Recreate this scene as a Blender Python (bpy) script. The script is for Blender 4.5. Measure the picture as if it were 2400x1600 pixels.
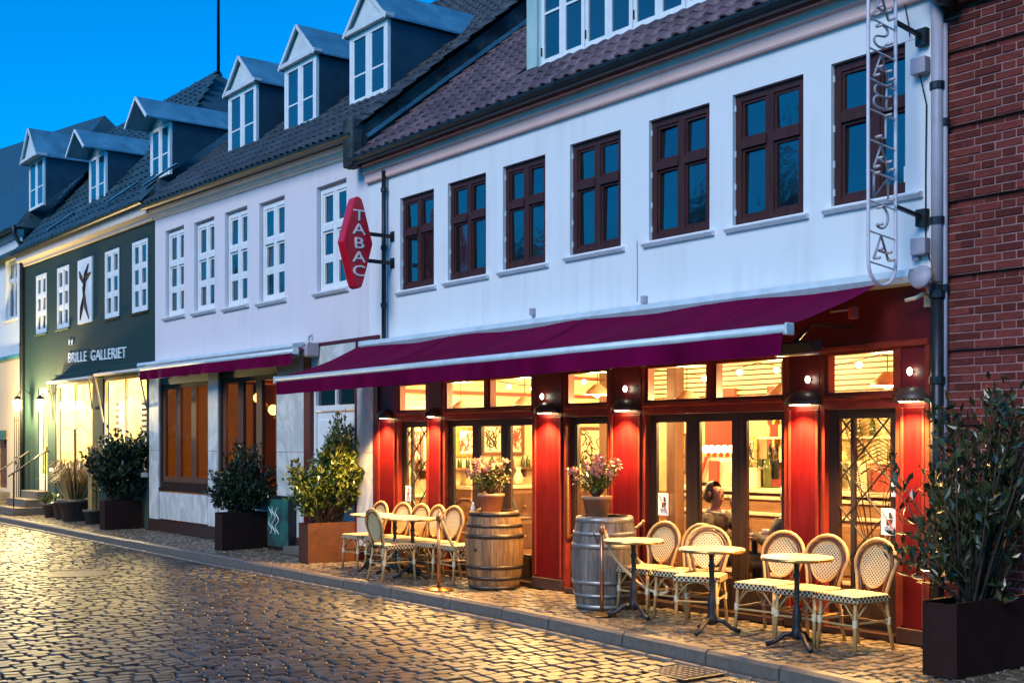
import bpy, bmesh, math, random
from mathutils import Vector, Matrix
random.seed(7)
R = math.radians
for o in list(bpy.data.objects): bpy.data.objects.remove(o)
SC = bpy.context.scene
COL = SC.collection

# ------------------------------------------------------------------ camera, sky, sun, exposure
CX, CY, CZ = 0.0, -8.88, 1.68
FPX, VH = 2850.0, 1040.0
TH = R(37.3); CT, ST = math.cos(TH), math.sin(TH)
cd = bpy.data.cameras.new('camera'); cam = bpy.data.objects.new('camera', cd); COL.objects.link(cam)
cam.location = (CX, CY, CZ); cam.rotation_euler = (R(90), 0, R(90) - TH)
cd.sensor_width = 36; cd.lens = FPX / 2400 * 36; cd.shift_y = (VH - 800) / 2400
cd.clip_start = .1; cd.clip_end = 600
SC.camera = cam
W = bpy.data.worlds.new('World'); SC.world = W; W.use_nodes = True
nt = W.node_tree; nt.nodes.clear()
sky = nt.nodes.new('ShaderNodeTexSky'); sky.sky_type = 'NISHITA'; sky.sun_disc = False
SUN_EL, SUN_AZ = 36.0, 165.0      # low evening light over the street, behind the photographer
sky.sun_elevation = R(SUN_EL); sky.sun_rotation = R(SUN_AZ); sky.ozone_density = 6.0; sky.dust_density = .3; sky.air_density = 1.0
tint = nt.nodes.new('ShaderNodeVectorMath'); tint.operation = 'MULTIPLY'; tint.inputs[1].default_value = (.0, .635, 1.02)
bg = nt.nodes.new('ShaderNodeBackground'); bg.inputs['Strength'].default_value = .108
out = nt.nodes.new('ShaderNodeOutputWorld')
nt.links.new(sky.outputs[0], tint.inputs[0]); nt.links.new(tint.outputs[0], bg.inputs['Color']); nt.links.new(bg.outputs[0], out.inputs[0])
sl = bpy.data.lights.new('sun', 'SUN'); sl.energy = 1.08; sl.angle = R(25); sl.color = (1, .95, .92)
sun = bpy.data.objects.new('sun', sl); COL.objects.link(sun); sun.location = (0, -20, 20)
sd = Vector((math.sin(R(SUN_AZ)) * math.cos(R(SUN_EL)), math.cos(R(SUN_AZ)) * math.cos(R(SUN_EL)), math.sin(R(SUN_EL))))
sun.rotation_euler = (-sd).to_track_quat('-Z', 'Y').to_euler()
SC.view_settings.view_transform = 'Standard'; SC.view_settings.look = 'None'
SC.view_settings.exposure = 1.0; SC.view_settings.gamma = 1; SC.view_settings.use_curve_mapping = False
SC.cycles.use_denoising = True
try: SC.cycles.denoiser = 'OPENIMAGEDENOISE'
except Exception: pass
SC.cycles.max_bounces = 6; SC.cycles.transparent_max_bounces = 12; SC.cycles.sample_clamp_indirect = 6
SC.cycles.caustics_reflective = False; SC.cycles.caustics_refractive = False

# ------------------------------------------------------------------ measuring: facade and ground points
def P(u, v, Y=0.0):
    r = (u - 1200) / FPX; t = (Y - CY) / (ST + r * CT)
    return Vector((-t * (CT - r * ST), Y, CZ + (VH - v) * t / FPX))
def X(u, Y=0.0): return P(u, VH, Y).x
def G(u, v, z=0.0):
    r = (u - 1200) / FPX; t = FPX * (CZ - z) / (v - VH)
    return Vector((-t * (CT - r * ST), CY + t * (ST + r * CT), z))

# ------------------------------------------------------------------ materials
MATS = {}
def nodes(m): return m.node_tree.nodes, m.node_tree.links
def mat(name, col, rough=.6, var=.15, scale=6., bump=0., metal=0., rnd=0., spec=.5, detail=4., stretch=None, emit=0, ecol=None, bscale=None, ior=None, trans=0):
    if name in MATS: return MATS[name]
    m = bpy.data.materials.new(name); m.use_nodes = True; MATS[name] = m
    N, L = nodes(m); b = N['Principled BSDF']
    b.inputs['Roughness'].default_value = rough; b.inputs['Metallic'].default_value = metal
    b.inputs['Specular IOR Level'].default_value = spec
    if ior: b.inputs['IOR'].default_value = ior
    if emit:
        b.inputs['Emission Color'].default_value = (*(ecol or col), 1); b.inputs['Emission Strength'].default_value = emit
    tc = N.new('ShaderNodeTexCoord'); src = tc.outputs['Object']
    if stretch:
        mp = N.new('ShaderNodeMapping'); mp.inputs['Scale'].default_value = stretch; L.new(src, mp.inputs['Vector']); src = mp.outputs['Vector']
    no = N.new('ShaderNodeTexNoise'); no.inputs['Scale'].default_value = scale; no.inputs['Detail'].default_value = detail
    no.inputs['Roughness'].default_value = .62; L.new(src, no.inputs['Vector'])
    mr = N.new('ShaderNodeMapRange'); mr.inputs['From Min'].default_value = .3; mr.inputs['From Max'].default_value = .7
    mr.inputs['To Min'].default_value = 1 - var; mr.inputs['To Max'].default_value = 1 + var; L.new(no.outputs[0], mr.inputs[0])
    fac = mr.outputs[0]
    if rnd:
        oi = N.new('ShaderNodeObjectInfo'); ge = N.new('ShaderNodeNewGeometry')
        ad = N.new('ShaderNodeMath'); ad.operation = 'ADD'; L.new(oi.outputs['Random'], ad.inputs[0]); L.new(ge.outputs['Random Per Island'], ad.inputs[1])
        fr = N.new('ShaderNodeMath'); fr.operation = 'FRACT'; L.new(ad.outputs[0], fr.inputs[0])
        m2 = N.new('ShaderNodeMapRange'); m2.inputs['To Min'].default_value = 1 - rnd; m2.inputs['To Max'].default_value = 1 + rnd; L.new(fr.outputs[0], m2.inputs[0])
        mu = N.new('ShaderNodeMath'); mu.operation = 'MULTIPLY'; L.new(fac, mu.inputs[0]); L.new(m2.outputs[0], mu.inputs[1]); fac = mu.outputs[0]
    vm = N.new('ShaderNodeVectorMath'); vm.operation = 'SCALE'; vm.inputs[0].default_value = col; L.new(fac, vm.inputs['Scale'])
    L.new(vm.outputs[0], b.inputs['Base Color'])
    mrr = N.new('ShaderNodeMapRange'); mrr.inputs['To Min'].default_value = max(.02, rough - .12); mrr.inputs['To Max'].default_value = min(1, rough + .12)
    L.new(no.outputs[0], mrr.inputs[0]); L.new(mrr.outputs[0], b.inputs['Roughness'])
    if bump:
        n2 = N.new('ShaderNodeTexNoise'); n2.inputs['Scale'].default_value = bscale or scale * 6; n2.inputs['Detail'].default_value = 5; L.new(src, n2.inputs['Vector'])
        bp = N.new('ShaderNodeBump'); bp.inputs['Strength'].default_value = bump; bp.inputs['Distance'].default_value = .02
        L.new(n2.outputs[0], bp.inputs['Height']); L.new(bp.outputs[0], b.inputs['Normal'])
    return m
def two_tone(name, c1, c2, scale, lo=.45, hi=.6, rough=.8, bump=.3, stretch=None, dist=0.):
    m = bpy.data.materials.new(name); m.use_nodes = True; MATS[name] = m
    N, L = nodes(m); b = N['Principled BSDF']; b.inputs['Roughness'].default_value = rough
    tc = N.new('ShaderNodeTexCoord'); mp = N.new('ShaderNodeMapping'); mp.inputs['Scale'].default_value = stretch or (1, 1, 1); L.new(tc.outputs['Object'], mp.inputs[0])
    no = N.new('ShaderNodeTexNoise'); no.inputs['Scale'].default_value = scale; no.inputs['Detail'].default_value = 7; no.inputs['Distortion'].default_value = dist; L.new(mp.outputs[0], no.inputs['Vector'])
    cr = N.new('ShaderNodeValToRGB'); cr.color_ramp.elements[0].position = lo; cr.color_ramp.elements[1].position = hi
    cr.color_ramp.elements[0].color = (*c1, 1); cr.color_ramp.elements[1].color = (*c2, 1); L.new(no.outputs[0], cr.inputs[0]); L.new(cr.outputs[0], b.inputs['Base Color'])
    n2 = N.new('ShaderNodeTexNoise'); n2.inputs['Scale'].default_value = scale * 8; n2.inputs['Detail'].default_value = 4; L.new(mp.outputs[0], n2.inputs['Vector'])
    bp = N.new('ShaderNodeBump'); bp.inputs['Strength'].default_value = bump; bp.inputs['Distance'].default_value = .02; L.new(n2.outputs[0], bp.inputs['Height']); L.new(bp.outputs[0], b.inputs['Normal'])
    return m
def glass(name, base=.05, tintc=(1, 1, 1), rough=.01):
    m = bpy.data.materials.new(name); m.use_nodes = True; MATS[name] = m
    N, L = nodes(m); N.clear()
    o = N.new('ShaderNodeOutputMaterial'); mx = N.new('ShaderNodeMixShader'); tr = N.new('ShaderNodeBsdfTransparent'); gl = N.new('ShaderNodeBsdfGlossy')
    tr.inputs[0].default_value = (*tintc, 1); gl.inputs['Roughness'].default_value = rough
    lw = N.new('ShaderNodeLayerWeight'); lw.inputs[0].default_value = .5; pw = N.new('ShaderNodeMath'); pw.operation = 'POWER'; pw.inputs[1].default_value = 4.5; L.new(lw.outputs['Facing'], pw.inputs[0])
    ad = N.new('ShaderNodeMath'); ad.operation = 'MULTIPLY_ADD'; ad.inputs[1].default_value = .7; ad.inputs[2].default_value = base; ad.use_clamp = True
    L.new(pw.outputs[0], ad.inputs[0]); L.new(ad.outputs[0], mx.inputs[0]); L.new(tr.outputs[0], mx.inputs[1]); L.new(gl.outputs[0], mx.inputs[2]); L.new(mx.outputs[0], o.inputs[0])
    return m
def plaster(name, col, stain=(.45, .4, .38), amount=.2):
    m = bpy.data.materials.new(name); m.use_nodes = True; MATS[name] = m
    N, L = nodes(m); b = N['Principled BSDF']; b.inputs['Roughness'].default_value = .85
    tc = N.new('ShaderNodeTexCoord')
    n1 = N.new('ShaderNodeTexNoise'); n1.inputs['Scale'].default_value = .9; n1.inputs['Detail'].default_value = 8; L.new(tc.outputs['Object'], n1.inputs['Vector'])
    mp = N.new('ShaderNodeMapping'); mp.inputs['Scale'].default_value = (5, 5, .35); L.new(tc.outputs['Object'], mp.inputs[0])
    n2 = N.new('ShaderNodeTexNoise'); n2.inputs['Scale'].default_value = 1.3; n2.inputs['Detail'].default_value = 6; L.new(mp.outputs[0], n2.inputs['Vector'])
    mu = N.new('ShaderNodeMath'); mu.operation = 'MULTIPLY'; L.new(n1.outputs[0], mu.inputs[0]); L.new(n2.outputs[0], mu.inputs[1])
    mr = N.new('ShaderNodeMapRange'); mr.inputs['From Min'].default_value = .24; mr.inputs['From Max'].default_value = .46; mr.inputs['To Max'].default_value = amount; L.new(mu.outputs[0], mr.inputs[0])
    mx = N.new('ShaderNodeMix'); mx.data_type = 'RGBA'; mx.inputs[6].default_value = (*col, 1); mx.inputs[7].default_value = (*[a * b_ for a, b_ in zip(col, stain)], 1)
    L.new(mr.outputs[0], mx.inputs[0]); L.new(mx.outputs[2], b.inputs['Base Color'])
    n3 = N.new('ShaderNodeTexNoise'); n3.inputs['Scale'].default_value = 35; n3.inputs['Detail'].default_value = 4; L.new(tc.outputs['Object'], n3.inputs['Vector'])
    bp = N.new('ShaderNodeBump'); bp.inputs['Strength'].default_value = .08; bp.inputs['Distance'].default_value = .02; L.new(n3.outputs[0], bp.inputs['Height']); L.new(bp.outputs[0], b.inputs['Normal'])
    return m
m_white = plaster('white_plaster', (.76, .78, .79), (.55, .52, .5), .3); m_pale = plaster('pale_plaster', (.74, .69, .72), amount=.16)
m_green = plaster('green_plaster', (.007, .036, .034), (.6, .7, .6), .4); m_blue = plaster('blue_white_plaster', (.7, .74, .74))
m_salmon = plaster('salmon_cornice', (.86, .56, .50), (.75, .6, .55), .35); m_cream = plaster('cream_cornice', (.72, .62, .53), (.7, .65, .6), .4)
m_wall_sand = plaster('sand_plaster', (.72, .55, .34), (.7, .65, .6), .4)
m_sooty = two_tone('weathered_plaster', (.012, .02, .024), (.055, .08, .085), 2.2, .42, .6, .9, .5)
m_tile_a = mat('plum_roof_tile', (.095, .055, .066), .5, .4, 5, .3, rnd=.45); m_tile_b = mat('dark_roof_tile', (.030, .036, .042), .5, .3, 5, .3, rnd=.35)
m_slate = mat('blue_slate', (.022, .055, .068), .45, .3, 4, .3, rnd=.25); m_underroof = mat('roof_boards', (.02, .02, .022), .9)
m_zinc = mat('zinc_sheet', (.09, .29, .39), .42, .3, 2.5, .08, metal=.35); m_darkzinc = mat('dark_zinc', (.012, .022, .028), .45, .3, 4, .08)
m_copper = two_tone('verdigris_copper', (.30, .47, .45), (.48, .62, .60), 2.5, .35, .7, .6, .1, (1, 1, .4))
m_whitepaint = mat('white_paint', (.80, .80, .78), .4, .06, 8); m_gable = mat('gable_paint', (.62, .66, .66), .6, .12, 4)
m_mahog = mat('mahogany_frame', (.055, .017, .014), .5, .3, 3, .15, spec=.3, stretch=(6, 6, .8)); m_sill = mat('sill_paint', (.74, .74, .76), .6, .12, 6)
m_darkglass = mat('dark_window_glass', (.006, .012, .014), .03, .4, 1.2, .30, spec=.5, ior=2.2, bscale=2.2)
m_clear = glass('clear_glass', .03); m_shopglass = glass('shop_glass', .02)
m_red = mat('red_lacquer', (.125, .002, .003), .45, .25, 3, .10, stretch=(8, 8, .8), spec=.3); m_redtrim = mat('red_trim_lacquer', (.20, .025, .014), .32, .25, 5, .05)
m_reddark = mat('oxblood_fascia', (.10, .006, .008), .4, .2, 3, .03); m_oak = mat('dark_oak_door', (.034, .016, .008), .42, .3, 3, .2, stretch=(8, 8, .7))
m_walnut = mat('walnut_leaf', (.12, .052, .024), .62, .35, 3, .2, stretch=(8, 8, .6))
m_plinth = mat('plinth_stone', (.045, .02, .015), .45, .3, 8, .1); m_marble = two_tone('marble_slab', (.50, .51, .49), (.70, .69, .66), 1.6, .45, .62, .35, .03, (1.3, 1.3, .8), 2.5)
m_iron = mat('black_iron', (.012, .012, .013), .45, .3, 10, .1); m_darkmetal = mat('dark_pipe', (.018, .022, .026), .4, .2, 5, metal=.4)
m_pipe = mat('grey_pipe', (.36, .33, .38), .5, .15, 5); m_alu = mat('pale_aluminium', (.56, .66, .68), .45, .12, 6, metal=.1)
m_fabric = mat('plum_canvas', (.125, .001, .034), .95, .3, 1.2, .12, stretch=(3, .5, .5), bscale=160, spec=.05); m_fabric_d = m_fabric
m_brick = mat('dark_red_brick', (.14, .03, .024), .85, .3, 9, .5, rnd=.35, spec=.15); m_mortar = mat('pale_mortar', (.33, .165, .155), .9, .2, 12, .4)
m_sett = mat('granite_sett', (.034, .036, .037), .40, .5, 14, .2, rnd=.65, spec=.5, bscale=60); m_joint = mat('sandy_joint', (.014, .012, .010), .9, .3, 20, .4)
m_psett = mat('pavement_sett', (.14, .108, .07), .38, .4, 14, .3, rnd=.4, bscale=60); m_kerb = mat('granite_kerb', (.13, .108, .088), .5, .25, 20, .3)
m_ground = mat('dark_earth', (.06, .055, .05), .9)
m_corten = mat('corten_steel', (.070, .021, .007), .6, .35, 4, .15); m_corten_d = mat('dark_corten_steel', (.022, .008, .006), .7, .35, 4, .15, spec=.2)  # second corten is a darker tone of the planter steel
m_soil = mat('potting_soil', (.03, .02, .012), .95, .3, 20, .5)
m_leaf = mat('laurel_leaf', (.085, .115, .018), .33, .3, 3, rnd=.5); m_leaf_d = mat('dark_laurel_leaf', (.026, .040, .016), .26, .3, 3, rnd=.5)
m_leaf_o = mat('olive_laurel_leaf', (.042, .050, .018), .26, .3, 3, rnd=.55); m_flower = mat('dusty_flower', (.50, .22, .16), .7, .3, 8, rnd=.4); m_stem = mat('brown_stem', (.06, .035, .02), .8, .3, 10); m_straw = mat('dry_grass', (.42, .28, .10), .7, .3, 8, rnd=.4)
m_terra = mat('terracotta', (.36, .18, .095), .75, .2, 6, .2); m_greypot = mat('grey_pot', (.11, .085, .07), .7, .25, 6, .2)
m_barrel = mat('weathered_oak', (.19, .10, .040), .6, .6, 2.5, .4, stretch=(7, 7, .7), rnd=.22); m_barrel_g = mat('grey_oak', (.15, .12, .098), .65, .6, 2.5, .4, stretch=(7, 7, .7), rnd=.22)
m_hoop = mat('iron_hoop', (.06, .045, .038), .45, .4, 9, .1, metal=.6); m_hoop_l = mat('galvanised_hoop', (.30, .28, .26), .4, .3, 9, .1, metal=.6)
m_rattan = mat('rattan_cane', (.42, .26, .10), .42, .25, 12, .1); m_rattan_d = mat('dark_rattan', (.09, .035, .015), .4, .25, 12); m_weave = mat('cream_weave', (.62, .50, .28), .5, .15, 20); m_weave_k = mat('black_weave', (.02, .014, .010), .5, .15, 20)
m_bind = mat('cream_binding', (.66, .55, .36), .5, .15, 20)
m_tabletop = mat('cream_tabletop', (.68, .54, .30), .3, .12, 8); m_brass = mat('brass', (.55, .30, .09), .28, .2, 8, metal=.85); m_copperpost = mat('copper_post', (.45, .20, .10), .3, .2, 8, metal=.8)
m_rope = mat('cream_rope', (.55, .42, .24), .8, .2, 30, .2)
m_signred = mat('sign_red', (.62, .006, .025), .22, .08, 3); m_signwhite = mat('sign_white', (.82, .82, .80), .4, .04, 8)
m_tube = mat('neon_tube_off', (.70, .62, .66), .25, .1, 10); m_letter = mat('dark_neon_letter', (.5, .44, .46), .3, .1, 10)
m_bulb = mat('warm_bulb', (1, .85, .55), .4, 0, 3, emit=26, ecol=(1, .72, .34)); m_globe = mat('globe_lamp', (1, .9, .7), .4, 0, 3, emit=6, ecol=(1, .80, .45))
m_led = mat('pale_led', (1, 1, .9), .4, 0, 3, emit=9, ecol=(.95, 1, .72))
m_shade = mat('lamp_shade_enamel', (.055, .030, .022), .4, .2, 6)
m_cream_wall = mat('cream_interior', (.68, .53, .28), .7, .3, 1.5); m_redwall = mat('red_interior', (.34, .05, .03), .6, .2, 2); m_slat = mat('pale_slat', (.78, .60, .30), .5, .15, 3)
m_floor_in = mat('cafe_floor', (.14, .075, .04), .4, .3, 3); m_bar = mat('bar_wood', (.28, .15, .07), .4, .3, 3, stretch=(1, 1, 5)); m_barwhite = mat('bar_moulding', (.74, .62, .40), .4, .1, 5)
m_bottle = mat('bottle_glass', (.06, .07, .02), .1, .3, 6, rnd=.6); m_bottle_c = mat('pale_bottle', (.62, .50, .25), .15, .3, 6, rnd=.4)
m_paper = mat('paper_print', (.78, .66, .42), .7, .1, 5); m_ink = mat('print_ink', (.035, .022, .016), .7, .1, 5); m_poster_red = mat('poster_red', (.45, .05, .03), .6, .2, 5)
m_skin = mat('skin', (.36, .18, .10), .5, .1, 6); m_hair = mat('brown_hair', (.045, .025, .014), .5, .3, 20); m_shirt = mat('patterned_blouse', (.05, .03, .018), .8, .8, 22); m_black = mat('black_jacket', (.014, .011, .012), .8, .3, 9); m_collar = mat('pale_collar', (.7, .62, .48), .8, .1, 9)
m_shop_wall = mat('bright_shop_wall', (.82, .76, .50), .7, .1, 2); m_amber = mat('amber_wall', (.34, .17, .06), .7, .5, 2)
m_teal = two_tone('teal_cabinet', (.03, .05, .055), (.02, .16, .13), 3, .42, .62, .5, .1); m_graffiti = mat('graffiti_white', (.7, .75, .75), .5, .1, 5)
m_blind = bpy.data.materials.new('translucent_blind'); m_blind.use_nodes = True
_N, _L = nodes(m_blind); _tr = _N.new('ShaderNodeBsdfTranslucent'); _tr.inputs[0].default_value = (.85, .72, .42, 1); _mx = _N.new('ShaderNodeMixShader'); _mx.inputs[0].default_value = .65
_N['Principled BSDF'].inputs['Base Color'].default_value = (.8, .72, .5, 1); _N['Principled BSDF'].inputs['Roughness'].default_value = .9
_wv = _N.new('ShaderNodeTexNoise'); _wv.inputs['Scale'].default_value = 9; _bp = _N.new('ShaderNodeBump'); _bp.inputs['Strength'].default_value = .3; _L.new(_wv.outputs[0], _bp.inputs['Height']); _L.new(_bp.outputs[0], _N['Principled BSDF'].inputs['Normal'])
_L.new(_N['Principled BSDF'].outputs[0], _mx.inputs[1]); _L.new(_tr.outputs[0], _mx.inputs[2]); _L.new(_mx.outputs[0], _N['Material Output'].inputs[0])
m_cable = mat('black_cable', (.01, .01, .01), .6)

# ------------------------------------------------------------------ mesh builder
LOC = {}
class MB:
    def __init__(s): s.v = []; s.f = []
    def add(s, vs, fs):
        n = len(s.v); s.v += [tuple(p) for p in vs]; s.f += [tuple(i + n for i in f) for f in fs]; return s
    def box(s, x0, x1, y0, y1, z0, z1):
        x0, x1 = min(x0, x1), max(x0, x1); y0, y1 = min(y0, y1), max(y0, y1); z0, z1 = min(z0, z1), max(z0, z1)
        return s.add([(x0, y0, z0), (x1, y0, z0), (x1, y1, z0), (x0, y1, z0), (x0, y0, z1), (x1, y0, z1), (x1, y1, z1), (x0, y1, z1)],
                     [(0, 3, 2, 1), (4, 5, 6, 7), (0, 1, 5, 4), (1, 2, 6, 5), (2, 3, 7, 6), (3, 0, 4, 7)])
    def ext(s, pts, vec):
        n = len(pts); vec = Vector(vec); a = [Vector(p) for p in pts]
        fs = [tuple(range(n))[::-1], tuple(range(n, 2 * n))] + [(i, (i + 1) % n, n + (i + 1) % n, n + i) for i in range(n)]
        return s.add(a + [p + vec for p in a], fs)
    def bar(s, a, b, w, h, up=(0, 0, 1)):
        a = Vector(a); b = Vector(b); d = (b - a).normalized(); sd_ = d.cross(Vector(up))
        if sd_.length < 1e-4: sd_ = d.cross(Vector((1, 0, 0)))
        sd_.normalize(); u = sd_.cross(d).normalized()
        q = [a + sd_ * w / 2 * i + u * h / 2 * j for i, j in ((-1, -1), (1, -1), (1, 1), (-1, 1))]
        return s.ext(q, b - a)
    def tube(s, path, r, n=8, closed=False):
        path = [Vector(p) for p in path]; m = len(path); rs = r if isinstance(r, (list, tuple)) else [r] * m
        vs, fs = [], []; prev = None
        for i, p in enumerate(path):
            if closed: d = path[(i + 1) % m] - path[i - 1]
            else: d = path[min(i + 1, m - 1)] - path[max(i - 1, 0)]
            if d.length < 1e-9: d = Vector((0, 0, 1))
            d.normalize()
            if prev is None:
                prev = d.orthogonal().normalized()
            prev = prev - d * prev.dot(d)
            if prev.length < 1e-6: prev = d.orthogonal()
            prev.normalize(); o = d.cross(prev)
            for k in range(n):
                a = 2 * math.pi * k / n; vs.append(p + (prev * math.cos(a) + o * math.sin(a)) * rs[i])
        for i in range(m if closed else m - 1):
            j = (i + 1) % m
            for k in range(n): fs.append((i * n + k, i * n + (k + 1) % n, j * n + (k + 1) % n, j * n + k))
        if not closed: fs += [tuple(range(n))[::-1], tuple(range((m - 1) * n, m * n))]
        return s.add(vs, fs)
    def lathe(s, prof, c=(0, 0, 0), n=20, a0=0., a1=2 * math.pi):
        full = abs(a1 - a0 - 2 * math.pi) < 1e-6; k = n if full else n + 1; vs, fs = [], []
        for r, z in prof:
            for i in range(k):
                a = a0 + (a1 - a0) * i / n; vs.append((c[0] + r * math.cos(a), c[1] + r * math.sin(a), c[2] + z))
        for j in range(len(prof) - 1):
            for i in range(n):
                i2 = (i + 1) % k; fs.append((j * k + i, j * k + i2, (j + 1) * k + i2, (j + 1) * k + i))
        return s.add(vs, fs)
    def ball(s, c, r, n=10, m=7, sz=1.):
        return s.lathe([(max(1e-4, r * math.sin(math.pi * j / m)), -r * sz * math.cos(math.pi * j / m)) for j in range(m + 1)], c, n)
    def merge(s, o, M):
        return s.add([M @ Vector(p) for p in o.v], o.f)
    def mesh(s, name, m, smooth=False, recalc=True, off=(0, 0, 0)):
        me = bpy.data.meshes.new(name); ox, oy, oz = off
        me.from_pydata([(a - ox, b - oy, c - oz) for a, b, c in s.v], [], s.f)
        if recalc:
            bm = bmesh.new(); bm.from_mesh(me); bmesh.ops.recalc_face_normals(bm, faces=bm.faces); bm.to_mesh(me); bm.free()
        me.materials.append(m)
        if smooth:
            for p in me.polygons: p.use_smooth = True
        return me
    def build(s, name, m, parent=None, smooth=False, bevel=0, recalc=True):
        off = LOC.get(parent.name, Vector()) if parent else Vector()
        o = bpy.data.objects.new(name, s.mesh(name, m, smooth, recalc, off)); COL.objects.link(o)
        if parent: o.parent = parent; LOC[o.name] = off
        else: LOC[o.name] = Vector()
        if bevel:
            bv = o.modifiers.new('bevel', 'BEVEL'); bv.width = bevel; bv.segments = 2; bv.limit_method = 'ANGLE'
        return o
def tag(o, label=None, cat=None, group=None, kind=None):
    if label: o['label'] = label
    if cat: o['category'] = cat
    if group: o['group'] = group
    if kind: o['kind'] = kind
    return o
def thing(name, label, cat, loc=(0, 0, 0), group=None):
    o = bpy.data.objects.new(name, None); COL.objects.link(o); o.location = loc; o.empty_display_size = .1; LOC[o.name] = Vector(loc)
    return tag(o, label, cat, group)
def place(name, me, parent, loc, rot=(0, 0, 0), scale=(1, 1, 1)):
    o = bpy.data.objects.new(name, me); COL.objects.link(o); o.parent = parent
    o.location = Vector(loc) - (LOC.get(parent.name, Vector()) if parent else Vector()); o.rotation_euler = rot; o.scale = scale; return o
def copy_tree(o, parent=None):
    c = o.copy(); COL.objects.link(c); c.parent = parent
    for ch in list(o.children): copy_tree(ch, c)
    return c
def text_mesh(txt, size, m, depth=.008, name='lettering', align='LEFT', space=1.0):
    cu = bpy.data.curves.new(name, 'FONT'); cu.body = txt; cu.size = size; cu.extrude = depth; cu.align_x = align; cu.space_character = space; cu.resolution_u = 3
    o = bpy.data.objects.new(name, cu); COL.objects.link(o); bpy.context.view_layer.update()
    me = bpy.data.meshes.new_from_object(o.evaluated_get(bpy.context.evaluated_depsgraph_get()))
    bpy.data.objects.remove(o); me.materials.clear(); me.materials.append(m); return me
def point(name, loc, power, col=(1, .55, .17), r=.08, parent=None):
    l = bpy.data.lights.new(name, 'POINT'); l.energy = power; l.color = col; l.shadow_soft_size = r
    o = bpy.data.objects.new(name, l); COL.objects.link(o); o.location = Vector(loc) - (LOC.get(parent.name, Vector()) if parent else Vector()); o.parent = parent; return o
def spot(name, loc, power, aim, ang=150, col=(1, .55, .17), r=.05, blend=.5, parent=None):
    l = bpy.data.lights.new(name, 'SPOT'); l.energy = power; l.color = col; l.shadow_soft_size = r; l.spot_size = R(ang); l.spot_blend = blend
    o = bpy.data.objects.new(name, l); COL.objects.link(o); o.location = Vector(loc) - (LOC.get(parent.name, Vector()) if parent else Vector()); o.rotation_euler = Vector(aim).to_track_quat('-Z', 'Y').to_euler(); o.parent = parent; return o

# ------------------------------------------------------------------ ground, road, pavement
def kerb_y(x):
    pts = [(-60, -1.22), (-29.6, -1.24), (-15.9, -1.32), (-9.94, -1.36), (-6.25, -1.64), (-4.8, -1.80), (6, -2.1)]
    for (a, ya), (b, yb) in zip(pts, pts[1:]):
        if x <= b: return ya + (yb - ya) * (x - a) / (b - a)
    return -2.1
tag(MB().add([(-300, -300, -.2), (300, -300, -.2), (300, 300, -.2), (-300, 300, -.2)], [(0, 1, 2, 3)]).build('ground', m_ground), kind='structure')
road = tag(MB().add([(-60, -14, -.128), (8, -14, -.128), (8, -1.15, -.128), (-60, -1.15, -.128)], [(0, 1, 2, 3)]).build('road', m_joint), kind='structure')
b = MB(); xs = [-60, -29.6, -15.9, -9.94, -6.25, -4.8, 6]
for a, c in zip(xs, xs[1:]): b.add([(a, kerb_y(a) + .02, -.022), (c, kerb_y(c) + .02, -.022), (c, .4, -.022), (a, .4, -.022)], [(0, 1, 2, 3)])
pavement = tag(b.build('pavement', m_joint), kind='structure')
def sett_mesh(L_, W_, h, rr, seed):
    rg = random.Random(seed); b = MB(); rings = []
    c = [(-1, -.78), (-.8, -1), (.8, -1), (1, -.78), (1, .78), (.8, 1), (-.8, 1), (-1, .78)]
    vs = []; jit = [(rg.uniform(.94, 1.03), rg.uniform(.94, 1.03)) for _ in c]
    for k, z in ((1.0, -h), (.985, -.012), (.90, -.001)):
        for (a, d), (ja, jd) in zip(c, jit): vs.append((a * L_ / 2 * k * ja, d * W_ / 2 * k * jd, z + (rg.uniform(-.0015, .0015) if k < .95 else 0)))
    vs.append((0, 0, .0002)); fs = []
    for r_ in range(2):
        for i in range(8): fs.append((r_ * 8 + i, r_ * 8 + (i + 1) % 8, (r_ + 1) * 8 + (i + 1) % 8, (r_ + 1) * 8 + i))
    for i in range(8): fs.append((16 + i, 16 + (i + 1) % 8, 24))
    return b.add(vs, fs)
def lay(spots, protos, m, parent, name, zt, n_single=300):
    meshes = [p.mesh(name, m, False, False) for p in protos]
    c = Vector((CX, CY)); fwd = Vector((-CT, ST))
    def key(s):
        d = Vector((s[0], s[1])) - c; f = d.dot(fwd); rgt = d.dot(Vector((fwd.y, -fwd.x)))
        vis = f > 0 and abs(rgt / f) < .43 and FPX * (CZ - zt) / f < 562
        return (0 if vis else 1, f)
    spots = sorted(spots, key=key); rest = MB()
    for i, (x, y, sx, sy, k) in enumerate(spots):
        tz = zt + random.uniform(-.006, .006); rx, ry, rz = random.gauss(0, .022), random.gauss(0, .022), random.uniform(-.04, .04)
        if i < n_single: place(name, meshes[k], parent, (x, y, tz), (rx, ry, rz), (sx, sy, 1))
        else:
            Mx = Matrix.Translation((x, y, tz)) @ Matrix.Rotation(rz, 4, 'Z') @ Matrix.Rotation(ry, 4, 'Y') @ Matrix.Rotation(rx, 4, 'X')
            rest.merge(protos[k], Mx @ Matrix.Diagonal((sx, sy, 1, 1)))
    o = rest.build(name + '_field', m, parent, False, recalc=False); o['kind'] = 'stuff'
MANH = G(185, 1343, -.1); DRAIN = G(1600, 1572, -.1)
sp = []; x = -42.0
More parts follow.
